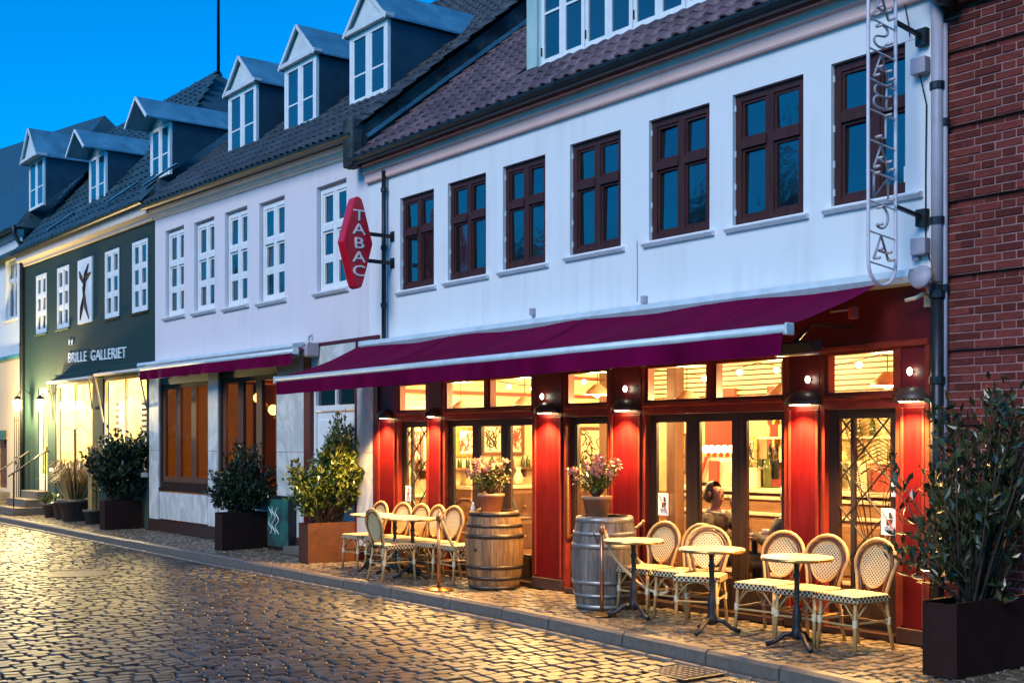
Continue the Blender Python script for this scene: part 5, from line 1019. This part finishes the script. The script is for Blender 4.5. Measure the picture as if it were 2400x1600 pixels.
planter('orange brown steel planter left of the cafe terrace', 'tall yellow green laurel shrub lit by the cafe lamps', -15.34, -15.62, -.80, -.03, .55, m_corten, [((0, -.05, .5), (.36, .5, .38)), ((0, .12, .9), (.34, .42, .38)), ((.05, .2, 1.3), (.22, .24, .34)), ((.14, .42, .85), (.28, .22, .3)), ((-.1, -.28, .6), (.3, .3, .34))], 110, 62, m_leaf, 4, .10)  # orange brown is the steel's own colour
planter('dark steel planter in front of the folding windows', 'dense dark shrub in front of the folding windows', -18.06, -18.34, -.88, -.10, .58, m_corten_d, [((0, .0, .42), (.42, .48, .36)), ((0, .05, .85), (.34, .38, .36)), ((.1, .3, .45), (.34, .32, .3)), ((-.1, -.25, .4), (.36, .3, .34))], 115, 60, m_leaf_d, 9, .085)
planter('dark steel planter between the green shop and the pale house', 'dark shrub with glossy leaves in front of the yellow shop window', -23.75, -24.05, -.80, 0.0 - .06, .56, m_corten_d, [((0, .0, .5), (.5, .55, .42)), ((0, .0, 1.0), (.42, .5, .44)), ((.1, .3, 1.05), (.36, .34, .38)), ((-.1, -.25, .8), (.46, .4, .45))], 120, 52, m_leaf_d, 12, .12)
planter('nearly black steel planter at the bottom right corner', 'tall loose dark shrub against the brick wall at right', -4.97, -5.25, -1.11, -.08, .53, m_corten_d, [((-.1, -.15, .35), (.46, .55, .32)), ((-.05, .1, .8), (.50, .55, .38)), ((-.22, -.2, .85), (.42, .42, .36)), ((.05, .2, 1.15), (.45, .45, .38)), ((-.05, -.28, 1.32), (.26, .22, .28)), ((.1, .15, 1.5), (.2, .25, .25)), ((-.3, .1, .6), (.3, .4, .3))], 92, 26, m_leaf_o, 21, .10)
def pot(label, x, y, r, h, m, z0=0., rim=.03, name='flower_pot'):
    t = thing(name, label, 'pot', (x, y, z0)); MB().lathe([(.0001, 0), (r * .72, 0), (r * .98, h * .84), (r * 1.06, h * .84), (r * 1.06, h), (r * .95, h), (r * .93, h * .88), (.0001, h * .88)], (x, y, z0), 22).build('pot', m, t, True); MB().lathe([(.0001, h * .9), (r * .92, h * .9)], (x, y, z0), 16).build('soil', m_soil, t); return t
def posy(parent, base, rad, n, seed, ht):
    rg = random.Random(seed); s = MB(); f = MB(); fl = MB()
    for i in range(n):
        q = rv(rg); q.normalize(); q.z = abs(q.z) * .9 + .1; tip = base + Vector((q.x * rad, q.y * rad, ht * (.45 + .55 * q.z) * rg.uniform(.8, 1.05)))
        s.tube([base, base.lerp(tip, .5) + rv(rg, .02), tip], .004, 4)
        for _ in range(14): c = base.lerp(tip, rg.uniform(.35, .95)) + rv(rg, .03); leaf(f, c, rv(rg) + Vector((0, 0, .3)), rv(rg) + Vector((0, 0, 1)), .055, .025)
        if i % 2 == 0:
            for _ in range(16): leaf(fl, tip + rv(rg, .035), rv(rg) + Vector((0, 0, .4)), rv(rg), .05, .038)
    s.build('stems', m_stem, parent); f.build('leaves', m_leaf, parent, recalc=False); fl.build('blossoms', m_flower, parent, recalc=False)

# barrels
def barrel(label, x, y, h, r, m, mh, grey=False, text=None, rot=0.):
    t = thing('barrel', label, 'barrel', (x, y, 0), 'oak barrels flanking the cafe door'); prof = lambda k: r * (.82 + .18 * math.sin(math.pi * k) ** .8); n = 22; zs_ = [i / 12 for i in range(13)]
    for i in range(n):
        a0, a1 = 2 * math.pi * i / n + .006, 2 * math.pi * (i + 1) / n - .006; vs = []
        for k in zs_:
            rr = prof(k)
            for a in (a0, (a0 + a1) / 2, a1): vs.append((x + rr * math.cos(a + rot), y + rr * math.sin(a + rot), k * h))
        for k in (0, 1):
            for a in (a0, a1): vs.append((x + (prof(k) - .03) * math.cos(a + rot), y + (prof(k) - .03) * math.sin(a + rot), k * h))
        fs = [(3 * j + c, 3 * j + c + 1, 3 * j + 4 + c, 3 * j + 3 + c) for j in range(12) for c in range(2)]; e = 39; fs += [(36, 37, 38, e + 3, e + 2)]
        MB().add(vs, fs).build('stave', m, t)
    MB().lathe([(.0001, h - .04), (r * .80, h - .04)], (x, y, 0), 24).build('head', m, t); MB().lathe([(.0001, 0), (r * .80, .0)], (x, y, .002), 24).build('core', m_hoop, t)
    MB().lathe([(prof(k) - .012, k * h) for k in zs_], (x, y, 0), 24).build('inner_shell', m_iron, t)
    for k0, k1 in ((.0, .05), (.13, .17), (.27, .315), (.66, .715), (.80, .84), (.94, .995)): MB().lathe([(prof(k) + .003, k * h) for k in (k0, k1)] + [(prof(k1) + .007, k1 * h), (prof(k0) + .007, k0 * h), (prof(k0) + .003, k0 * h)], (x, y, 0), 28).build('hoop', mh, t, True)
    if text:
        me = text_mesh(text, .16, m_ink, .001); a0 = R(-62)
        for v in me.vertices:
            a = a0 + v.co.x / r; rr = prof(.76) + .008 + v.co.z; v.co = Vector((rr * math.cos(a), rr * math.sin(a), v.co.y * 1.1))
        place('marking', me, t, (x, y, h * .705))
    else:
        a = R(-75); MB().ball((x + (prof(.5) + .001) * math.cos(a), y + (prof(.5) + .001) * math.sin(a), h * .52), .022, 8, 6).build('bung', m_iron, t)
BA = (-11.45, -.42); BB = (-9.42, -.50)
barrel('brown oak barrel left of the cafe door', *BA, .90, .345, m_barrel, m_hoop, rot=.1); barrel('greyish oak barrel right of the cafe door with black script', *BB, .94, .345, m_barrel_g, m_hoop_l, True, 'Va', .2)
for (x, y), h, l in ((BA, .86, 'terracotta pot of pinkish flowers on the brown barrel'), (BB, .90, 'terracotta pot of pinkish flowers on the greyish barrel')):
    dx = -.06 if h < .88 else -.12
    t = pot(l, x + dx, y, .15, .24, m_terra, h); t['category'] = 'potted plant'; posy(t, Vector((x + dx, y, h + .2)), .27, 46, int(h * 100), .46)
sb_ = thing('salt_shakers', 'small white bottles on the brown barrel beside the flower pot', 'bottles', (BA[0] - .24, BA[1] - .1, .86))
for dx in (0, .05): MB().lathe([(.0001, 0), (.02, 0), (.02, .07), (.008, .1), (.008, .13), (.0001, .13)], (BA[0] - .25 + dx, BA[1] - .12 - dx, .862), 10).build('bottle', m_signwhite, sb_, True)
# pots by the green shop
for i, (u, v, r, h, m, l) in enumerate(((121, 1211, .20, .32, m_greypot, 'small pot with green leaves by the shop steps'), (176, 1215, .36, .48, m_greypot, 'wide grey pot of dry arching grass by the shop window'), (150, 1211, .26, .42, m_greypot, 'grey pot half hidden behind the wide pot'), (219, 1216, .21, .30, m_greypot, 'small pot with upright dry reeds beside the dark planter'))):
    g = G(u, v); g.y = min(g.y, -.35); g.x = X(u, g.y); t = pot(l, g.x, g.y, r, h, m); t['category'] = 'potted plant'; t['group'] = 'pots in front of the green shop'; rg = random.Random(i); base = Vector((g.x, g.y, h * .9)); b = MB()
    if i in (0, 2):
        for _ in range(160): leaf(b, base + Vector((rg.uniform(-r, r), rg.uniform(-r, r), rg.uniform(0, .16))), rv(rg) + Vector((0, 0, .6)), rv(rg), .10, .05)
        b.build('leaves', m_leaf, t, recalc=False)
    else:
        for _ in range(220 if i == 1 else 140):
            d = Vector((rg.uniform(-1, 1), rg.uniform(-1, 1), 0)); ht = rg.uniform(.5, .95) if i == 1 else rg.uniform(.7, 1.35); sp_r = .75 if i == 1 else .14; p0 = base + d * r * .4; p1 = base + d * sp_r * .6 + Vector((0, 0, ht)); p2 = base + d * sp_r + Vector((0, 0, ht * (.75 if i == 1 else 1.1)))
            w = Vector((.018, .006, 0)); b.add([p0 - w, p0 + w, p1 + w * .8, p1 - w * .8, p2], [(0, 1, 2, 3), (3, 2, 4)])
        b.build('grass_blades', m_straw, t, recalc=False)
rk = G(185, 1213); t = thing('tree_stake', 'thin dark upright stake behind the dry grass pot', 'stake', (X(178, -.4), -.4, 0)); xs_ = LOC[t.name].x; MB().tube([(xs_, -.4, .3), (xs_ - .05, -.4, 1.2), (xs_ - .08, -.4, 2.0)], .025, 6).build('stake', m_stem, t); MB().tube([(xs_ - .08, -.4, 1.95), (xs_ - .5, -.4, 2.05), (xs_ - .9, -.4, 2.0)], .008, 5).build('branch', m_stem, t); MB().tube([(xs_ - .08, -.4, 1.98), (xs_ + .3, -.4, 2.1), (xs_ + .55, -.4, 2.0)], .008, 5).build('branch', m_stem, t)

# ------------------------------------------------------------------ terrace furniture
def weave(name, axes, k, thr, c1, c2, diag=True):
    m = bpy.data.materials.new(name); m.use_nodes = True; N, L = nodes(m); b = N['Principled BSDF']; b.inputs['Roughness'].default_value = .5
    tc = N.new('ShaderNodeTexCoord'); sx_ = N.new('ShaderNodeSeparateXYZ'); L.new(tc.outputs['Object'], sx_.inputs[0]); cb = N.new('ShaderNodeCombineXYZ'); L.new(sx_.outputs[axes[0]], cb.inputs[0]); L.new(sx_.outputs[axes[1]], cb.inputs[1])
    mp = N.new('ShaderNodeMapping'); mp.inputs['Scale'].default_value = (k, k, k); mp.inputs['Rotation'].default_value = (0, 0, R(45) if diag else 0); L.new(cb.outputs[0], mp.inputs[0])
    fr = N.new('ShaderNodeVectorMath'); fr.operation = 'FRACTION'; L.new(mp.outputs[0], fr.inputs[0]); sb2 = N.new('ShaderNodeVectorMath'); sb2.operation = 'SUBTRACT'; sb2.inputs[1].default_value = (.5, .5, 0); L.new(fr.outputs[0], sb2.inputs[0])
    ln = N.new('ShaderNodeVectorMath'); ln.operation = 'LENGTH'; L.new(sb2.outputs[0], ln.inputs[0]); lt = N.new('ShaderNodeMath'); lt.operation = 'LESS_THAN'; lt.inputs[1].default_value = thr; L.new(ln.outputs['Value'], lt.inputs[0])
    mx = N.new('ShaderNodeMix'); mx.data_type = 'RGBA'; mx.inputs[6].default_value = (*c1, 1); mx.inputs[7].default_value = (*c2, 1); L.new(lt.outputs[0], mx.inputs[0]); L.new(mx.outputs[2], b.inputs['Base Color'])
    bp = N.new('ShaderNodeBump'); bp.inputs['Strength'].default_value = .5; bp.inputs['Distance'].default_value = .004; L.new(ln.outputs['Value'], bp.inputs['Height']); L.new(bp.outputs[0], b.inputs['Normal']); return m
m_backweave = weave('dotted_back_weave', ('X', 'Z'), 44, .30, (.62, .49, .26), (.03, .02, .012)); m_seatweave = weave('checked_seat_weave', ('X', 'Y'), 34, .30, (.62, .50, .28), (.10, .06, .03)); m_edgeweave = weave('checked_edge_weave', ('X', 'Z'), 32, .40, (.62, .5, .3), (.015, .01, .008))
m_edgeweave2 = weave('checked_side_weave', ('Y', 'Z'), 32, .40, (.62, .5, .3), (.015, .01, .008))
def make_chair():
    t = thing('bistro_chair', 'x', 'chair', (0, 0, 0), 'rattan bistro chairs on the terrace')
    rr = [(-.20, -.21), (.20, -.21), (.215, -.17), (.20, .17), (.17, .21), (-.17, .21), (-.20, .17), (-.215, -.17)]
    s = MB().ext([(a, c, .435) for a, c in rr], (0, 0, .025)).build('seat', m_seatweave, t, bevel=.008)
    for nm, pts, m in (('seat_edge', [(-.205, -.219, .405), (.205, -.219, .405), (.205, -.207, .405), (-.205, -.207, .405)], m_edgeweave),): MB().ext(pts, (0, 0, .05)).build(nm, m, s)
    for sg in (-1, 1): MB().ext([(sg * .219, -.19, .405), (sg * .207, -.19, .405), (sg * .195, .18, .405), (sg * .207, .18, .405)], (0, 0, .05)).build('seat_edge', m_edgeweave2, s)
    for sg in (-1, 1):
        l = MB().tube([(sg * .185, -.185, .43), (sg * .19, -.195, .2), (sg * .20, -.21, 0)], .0155, 8).build('leg', m_rattan, t, True); MB().lathe([(.017, -.03), (.021, -.03), (.021, .03), (.017, .03)], (sg * .19, -.195, .24), 10).build('binding', m_bind, l)
        l = MB().tube([(sg * .17, .18, .43), (sg * .175, .21, .2), (sg * .185, .25, 0)], .0155, 8).build('leg', m_rattan, t, True); MB().lathe([(.017, -.03), (.021, -.03), (.021, .03), (.017, .03)], (sg * .175, .205, .24), 10).build('binding', m_bind, l)
        MB().tube([(sg * .19, -.19, .24), (sg * .178, .2, .24)], .010, 6).build('stretcher', m_rattan, t); MB().tube([(sg * .19, -.19, .26), (sg * .188, -.05, .40), (sg * .182, .06, .40), (sg * .178, .19, .26)], .009, 6).build('brace', m_rattan, t, True)
    for y, w in ((-.193, .185), (.205, .17)):
        MB().tube([(-w, y, .22), (w, y, .22)], .010, 6).build('stretcher', m_rattan, t); MB().tube([(-w, y, .26), (-w * .45, y, .385), (0, y, .40), (w * .45, y, .385), (w, y, .26)], .009, 6).build('brace', m_rattan, t, True)
    lean = lambda z: .20 + (z - .43) * .20
    def hoop(wm, z0, z1, wb): # horseshoe outline from the seat up and over
        pts = []
        zc, rz = z1 - .20, .20
        pts += [(-wb, z0), (-wb * 1.12, z0 + .08), (-(wb * .45 + wm * .55), z0 + .17)]
        pts += [(-wm * math.cos(R(a)), zc + rz * math.sin(R(a))) for a in range(0, 181, 15)]
        pts += [((wb * .45 + wm * .55), z0 + .17), (wb * 1.12, z0 + .08), (wb, z0)]
        return [(a, lean(c), c) for a, c in pts]
    MB().tube(hoop(.215, .42, .885, .145), .0165, 8).build('back_hoop', m_rattan, t, True); MB().tube(hoop(.185, .42, .852, .112), .0125, 8).build('inner_hoop', m_rattan_d, t, True)
    ov = [(.155 * math.cos(a), .66 + .17 * math.sin(a)) for a in [2 * math.pi * i / 26 for i in range(26)]]
    w = MB().ext([(a * (.86 + .14 * min(1, max(0, (c - .5) / .2))), lean(c) - .005, c) for a, c in ov], (0, .01, 0)).build('back_panel', m_backweave, t); MB().tube([(a * (.86 + .14 * min(1, max(0, (c - .5) / .2))), lean(c), c) for a, c in ov], .011, 8, True).build('panel_ring', m_rattan, w, True)
    return t
proto = make_chair(); first = [True]
def chair(x, y, rz, label):
    o = proto if first[0] else copy_tree(proto); first[0] = False; o.location = (x, y, .004); o.rotation_euler = (0, 0, R(rz)); o['label'] = label
for a in ((-6.22, -.62, -6, 'rightmost rattan bistro chair beside the dark corner planter'), (-6.70, -.60, 4, 'second rattan chair from the right, behind the right table'), (-7.20, -.55, 8, 'third rattan chair from the right, left of the right table'),
          (-8.0, -.55, 30, 'rattan chair turned toward the camera behind the middle table'), (-8.36, -.42, 6, 'rattan chair half hidden behind the turned chair of the middle table'), (-8.84, -.46, 4, 'rattan chair right of the grey barrel, behind the rope post table'),
          (-12.12, -.42, -8, 'rattan chair left of the brown barrel with the rope hanging in front'), (-12.66, -.42, 3, 'rattan chair behind the copper post, second left of the brown barrel'), (-13.05, -.42, -3, 'rattan chair third left of the brown barrel'), (-13.42, -.42, 2, 'rattan chair fourth left of the brown barrel'), (-13.86, -.42, 4, 'fifth rattan chair left of the brown barrel, by the wall'), (-14.36, -.48, 0, 'leftmost rattan chair beside the orange planter'),
          (-12.76, -1.00, 176, 'lone rattan chair at the kerb with its back to the street')): chair(*a)
def make_table():
    t = thing('bistro_table', 'x', 'table', (0, 0, 0), 'round bistro tables on the terrace'); r = .29
    top = MB().lathe([(.0001, .725), (r - .01, .725), (r, .728), (r, .748), (r - .006, .752), (.0001, .752)], n=36).build('table_top', m_tabletop, t, True); top.data.polygons.foreach_set('use_smooth', [False] * len(top.data.polygons))
    MB().lathe([(r + .001, .722), (r + .006, .722), (r + .006, .746), (r + .001, .746)], n=36).build('rim', m_brass, top, True)
    MB().lathe([(.10, .71), (.10, .7245), (.03, .70), (.022, .66), (.022, .62), (.034, .60), (.024, .57), (.02, .36), (.034, .30), (.04, .24), (.03, .19), (.045, .14), (.05, .09), (.03, .07)], n=14).build('column', m_iron, t, True)
    for i in range(3):
        a = R(90 + 120 * i); d = Vector((math.cos(a), math.sin(a), 0)); MB().tube([d * .02 + Vector((0, 0, .12)), d * .10 + Vector((0, 0, .11)), d * .17 + Vector((0, 0, .05)), d * .25 + Vector((0, 0, .018))], [.026, .024, .018, .022], 8).build('foot', m_iron, t, True)
    return t
tp = make_table(); ft = [True]
def table(x, y, rz, label):
    o = tp if ft[0] else copy_tree(tp); ft[0] = False; o.location = (x, y, .004); o.rotation_euler = (0, 0, R(rz)); o['label'] = label
for a in ((-8.66, -.80, 20, 'round cream topped table beside the rope post and the grey barrel'), (-7.52, -.92, 70, 'round cream topped table in the middle of the right terrace'), (-6.54, -.95, 5, 'round cream topped table nearest the dark corner planter'), (-12.84, -.66, 40, 'round table nearest the copper post on the left terrace'), (-13.32, -.62, 10, 'middle table of the left terrace row'), (-13.92, -.60, 75, 'table next to the orange planter')): table(*a)
# stanchions and ropes
def stanchion(x, y, label):
    t = thing('rope_post', label, 'post', (x, y, 0), 'copper rope posts'); MB().lathe([(.0001, .022), (.05, .03), (.15, .014), (.165, .005), (.165, 0), (.0001, 0)], (x, y, .004), 26).build('base', m_brass, t, True); MB().tube([(x, y, .02), (x, y, .86)], .021, 12).build('pole', m_copperpost, t, True); MB().lathe([(.024, .80), (.030, .80), (.030, .85), (.022, .88), (.0001, .895)], (x, y, 0), 14).build('cap', m_copperpost, t, True); MB().tube([(x + .02, y, .83), (x + .045, y, .84), (x + .045, y, .81)], .006, 6).build('hook', m_brass, t)
S1 = G(1026, 1383); S1.y = -1.06; S1.x = X(1028, -1.06); S2 = Vector((X(1411, -.92), -.92, 0))
stanchion(S1.x, S1.y, 'copper rope post at the kerb in front of the left tables'); stanchion(S2.x, S2.y, 'copper rope post in front of the greyish barrel')
def rope(label, pts, r=.017):
    # Catmull curve, two twisted strands
    pts = [Vector(p) for p in pts]; path = []
    for i in range(len(pts) - 1):
        p0, p1, p2, p3 = pts[max(i - 1, 0)], pts[i], pts[i + 1], pts[min(i + 2, len(pts) - 1)]
        for k in range(22): q = k / 22; path.append(.5 * ((2 * p1) + (p2 - p0) * q + (2 * p0 - 5 * p1 + 4 * p2 - p3) * q * q + (3 * p1 - p0 - 3 * p2 + p3) * q ** 3))
    path.append(pts[-1]); t = thing('rope', label, 'rope', pts[0], 'ropes closing off the terrace')
    for s in range(3):
        st_ = []; L_ = 0
        for i, p in enumerate(path):
            d = (path[min(i + 1, len(path) - 1)] - path[max(i - 1, 0)]).normalized(); n = d.cross(Vector((0, 0, 1))); n = n.normalized() if n.length > .01 else Vector((1, 0, 0)); o = d.cross(n)
            if i: L_ += (p - path[i - 1]).length
            a = L_ * 95 + s * 2 * math.pi / 3; st_.append(p + (n * math.cos(a) + o * math.sin(a)) * r * .5)
        MB().tube(st_, r * .58, 6).build('strand', m_rope, t, True)
    for p in (pts[0], pts[-1]): MB().ball(p, r * 1.3, 8, 6).build('end_clasp', m_brass, t, True)
q = Vector((BA[0] - .345, BA[1] - .05, .46)); r0 = Vector((S1.x + .045, S1.y, .82)); rl = lambda k, z: (r0.x + (q.x - r0.x) * k, r0.y + (q.y - r0.y) * k, z)
rope('cream rope sagging from the left post to the brown barrel', [tuple(r0), rl(.25, .58), rl(.55, .37), rl(.8, .35), tuple(q)])
wq = Vector((X(1508, -.06), -.06, P(1506, 1222, -.06).z))
rope('cream rope hanging from the right post to a hook on the red pilaster', [(S2.x + .045, S2.y, .82), (S2.x + .14, S2.y + .06, .55), (S2.x + .34, S2.y + .28, .27), (S2.x + .48, S2.y + .42, .28), (wq.x - .10, wq.y - .15, .62), (wq.x, wq.y, wq.z)])

# ------------------------------------------------------------------ people seated inside
def person(label, x, y, rz, shirt, collar, hand_up=False):
    t = thing('person', label, 'person', (0, 0, 0)); J = {}; E = []
    def j(n, p, r, par=None): J[n] = (Vector(p), r); (E.append((par, n)) if par else None)
    j('pelvis', (0, 0, .50), .15); j('waist', (0, .0, .64), .125, 'pelvis'); j('chest', (0, -.01, .82), .145, 'waist'); j('neckb', (0, 0, .95), .07, 'chest'); j('neck', (0, -.015, 1.01), .052, 'neckb'); j('jaw', (0, -.035, 1.075), .070, 'neck'); j('skull', (0, -.015, 1.16), .092, 'jaw'); j('crown', (0, .0, 1.22), .06, 'skull')
    for s, n in ((-1, 'l'), (1, 'r')):
        j(n + 'sh', (s * .175, 0, .90), .062, 'chest'); up = hand_up and n == 'r'
        j(n + 'el', (s * .23, -.08, .66) if not up else (s * .22, -.26, .72), .046, n + 'sh'); w = (s * .12, -.32, .74) if not up else (s * .07, -.20, .98); j(n + 'wr', w, .030, n + 'el'); w = Vector(w)
        d = Vector((-s * .3, -.6, .05)) if not up else Vector((-s * .2, .25, .7)); d.normalize(); pl = w + d * .07; j(n + 'pa', pl, .034, n + 'wr'); sd_ = d.cross(Vector((0, 0, 1))).normalized()
        for f in range(4):
            o = sd_ * (f - 1.5) * .018; L_ = (.07, .082, .076, .058)[f]; j(f'{n}f{f}a', pl + o + d * .03, .0095, n + 'pa'); j(f'{n}f{f}b', pl + o + d * (.03 + L_ * .55) + Vector((0, 0, -.008)), .0085, f'{n}f{f}a'); j(f'{n}f{f}c', pl + o * 1.05 + d * (.03 + L_) + Vector((0, 0, -.024)), .0075, f'{n}f{f}b')
        j(n + 'ta', w + d * .035 + sd_ * .035, .011, n + 'wr'); j(n + 'tb', w + d * .075 + sd_ * .052, .009, n + 'ta')
        j(n + 'hp', (s * .09, -.04, .49), .105, 'pelvis'); j(n + 'kn', (s * .11, -.44, .48), .070, n + 'hp'); j(n + 'an', (s * .11, -.46, .09), .045, n + 'kn'); j(n + 'to', (s * .12, -.60, .05), .040, n + 'an')
    names = list(J); me = bpy.data.meshes.new('body'); me.from_pydata([J[n][0] for n in names], [(names.index(a), names.index(c)) for a, c in E], []); o = bpy.data.objects.new('body', me); COL.objects.link(o); o.parent = t
    sk = o.modifiers.new('skin', 'SKIN'); me.update()
    if not me.skin_vertices: me.attributes
    lay_ = me.skin_vertices[0].data if me.skin_vertices else None
    if lay_:
        for i, n in enumerate(names): lay_[i].radius = (J[n][1], J[n][1] * (.72 if n in ('chest', 'waist') else 1)); lay_[i].use_root = (n == 'pelvis')
    sub = o.modifiers.new('sub', 'SUBSURF'); sub.levels = 1; sub.render_levels = 2; sub.show_viewport = True; sk.use_smooth_shade = True; me.materials.append(m_skin)
    h = MB()
    h.lathe([(.0001, .112), (.05, .103), (.085, .06), (.099, .0), (.095, -.05), (.085, -.085)], (0, .012, 1.165), 18, R(-30), R(210)); h.build('hair', m_hair, t, True); h2 = MB(); h2.ball((0, .06, 1.13), .075, 12, 8, 1.2).build('hair_back', m_hair, t, True)
    f = MB(); f.add([(-.014, -.098, 1.115), (.014, -.098, 1.115), (0, -.122, 1.118), (0, -.10, 1.165)], [(0, 1, 2), (0, 2, 3), (1, 3, 2)]); f.build('nose', m_skin, t, True)
    for s in (-1, 1): MB().ball((s * .034, -.090, 1.165), .009, 8, 6).build('eye', m_ink, t, True); MB().ball((s * .092, .0, 1.14), .02, 8, 6, 1.6).build('ear', m_skin, t, True); MB().tube([(s * .05, -.094, 1.19), (s * .02, -.104, 1.193)], .005, 5).build('eyebrow', m_hair, t)
    MB().tube([(-.026, -.094, 1.083), (0, -.102, 1.080), (.026, -.094, 1.083)], .006, 6).build('mouth', m_poster_red, t, True)
    c = MB(); c.lathe([(.16, .44), (.165, .55), (.15, .66), (.178, .80), (.19, .88), (.13, .945), (.085, .965)], n=20); c.v = [(a, b_ * .72, z) for a, b_, z in c.v]; c.build('top', shirt, t, True)
    for s, n in ((-1, 'l'), (1, 'r')): MB().tube([J[n + 'sh'][0] + Vector((-s * .03, 0, .0)), J[n + 'sh'][0].lerp(J[n + 'el'][0], .5), J[n + 'el'][0], J[n + 'wr'][0]], [.082, .068, .060, .045], 12).build('sleeve', shirt, t, True); MB().tube([J[n + 'hp'][0], J[n + 'kn'][0], J[n + 'an'][0]], [.115, .085, .06], 12).build('trouser_leg', m_black, t, True)
    if collar: MB().tube([(.09 * math.cos(a), -.01 + .075 * math.sin(a), .955 + .02 * math.sin(a)) for a in [i * math.pi / 8 for i in range(16)]], .018, 6, True).build('collar', collar, t, True)
    t.location = (x, y, .02); t.rotation_euler = (0, 0, R(rz)); return t
person('person in a patterned blouse with pale collar seated in the bar window looking right', -8.84, .52, 100, m_shirt, m_collar, True); person('person in black seated at the right of the bar window, facing left', -7.92, .62, -80, m_black, None); person('person in dark clothes with a raised hand behind the left triple window', -12.78, .62, 50, m_black, None, True)
# inside chairs and tables
def stool(x, y, rz, label):
    t = thing('cafe_chair', label, 'chair', (x, y, .02), 'dark wooden chairs inside the cafe'); M_ = Matrix.Translation((x, y, .02)) @ Matrix.Rotation(R(rz), 4, 'Z'); tr = lambda ps: [M_ @ Vector(p) for p in ps]
    b = MB(); b.merge(MB().box(-.2, .2, -.2, .2, .41, .445), M_); b.build('seat', m_walnut, t, bevel=.01)
    for sx_ in (-.17, .17):
        MB().tube(tr([(sx_, -.17, 0), (sx_, -.17, .41)]), .018, 6).build('leg', m_walnut, t); MB().tube(tr([(sx_, .17, 0), (sx_, .17, .45), (sx_, .22, .85)]), .018, 6).build('leg', m_walnut, t)
    MB().tube(tr([(-.17, .215, .82), (-.08, .235, .88), (.08, .235, .88), (.17, .215, .82)]), .022, 8).build('back_rail', m_walnut, t); MB().tube(tr([(-.17, .2, .62), (.17, .2, .62)]), .012, 6).build('back_slat', m_walnut, t)
stool(-8.84, .52, 104, 'dark chair under the person in the patterned blouse'); stool(-7.92, .62, -80, 'dark chair under the person at the right of the bar window'); stool(-12.78, .62, 50, 'dark chair under the person with the raised hand'); stool(-13.5, 1.1, 200, 'empty dark chair deep in the left triple window'); stool(-13.9, .7, 10, 'empty dark chair behind the narrow lattice window')
for x, y, l in ((-8.38, .62, 'small dark table with cups between the two people in the bar window'), (-12.4, .45, 'small dark table in front of the person in the left window')):
    t = thing('cafe_table', l, 'table', (x, y, .02), 'small tables inside the cafe'); MB().box(x - .26, x + .26, y - .26, y + .26, .72, .75).build('table_top', m_walnut, t, bevel=.008); MB().tube([(x, y, .05), (x, y, .72)], .03, 8).build('column', m_iron, t); MB().lathe([(.0001, .03), (.2, .02), (.2, 0), (.0001, 0)], (x, y, .02), 16).build('foot', m_iron, t)
    for i, (dx, dy) in enumerate(((-.1, -.1), (.1, .05))):
        c = thing('coffee_cup', 'white cup at the {} of the small table {}'.format(('left', 'right')[i], 'in the bar window' if x > -10 else 'in the left window'), 'cup', (x + dx, y + dy, .752)); MB().lathe([(.0001, .003), (.022, .003), (.036, .06), (.032, .06), (.02, .012), (.0001, .012)], (x + dx, y + dy, .755), 14).build('cup', m_signwhite, c, True); MB().lathe([(.0001, 0), (.06, .006), (.06, .009), (.0001, .003)], (x + dx, y + dy, .752), 16).build('saucer', m_signwhite, c, True)
# indoor palm behind the lattice window
pp = Vector((X(2052, 1.5), 1.5, .02)); t = pot('terracotta pot with a leafy palm behind the right lattice window', pp.x, pp.y, .2, .35, m_terra, .02); t['category'] = 'potted plant'; rg = random.Random(5); b = MB(); s = MB(); base = pp + Vector((0, 0, .3))
for i in range(11):
    a = rg.uniform(0, 6.28); tip = base + Vector((math.cos(a) * .55, math.sin(a) * .5, rg.uniform(1.0, 1.7))); mid = base.lerp(tip, .55) + Vector((0, 0, .25)); s.tube([base, mid, tip], .005, 4)
    for k in range(16):
        q = .45 + .55 * k / 15; c = base.lerp(mid, q * 2) if q < .5 else mid.lerp(tip, q * 2 - 1); d = (tip - mid).normalized()
        for sg in (-1, 1): leaf(b, c, d * .4 + d.cross(Vector((0, 0, 1))) * sg + Vector((0, 0, -.2)), Vector((0, 0, 1)), 0.30, .045)
s.build('stems', m_stem, t); b.build('fronds', m_leaf, t, recalc=False)
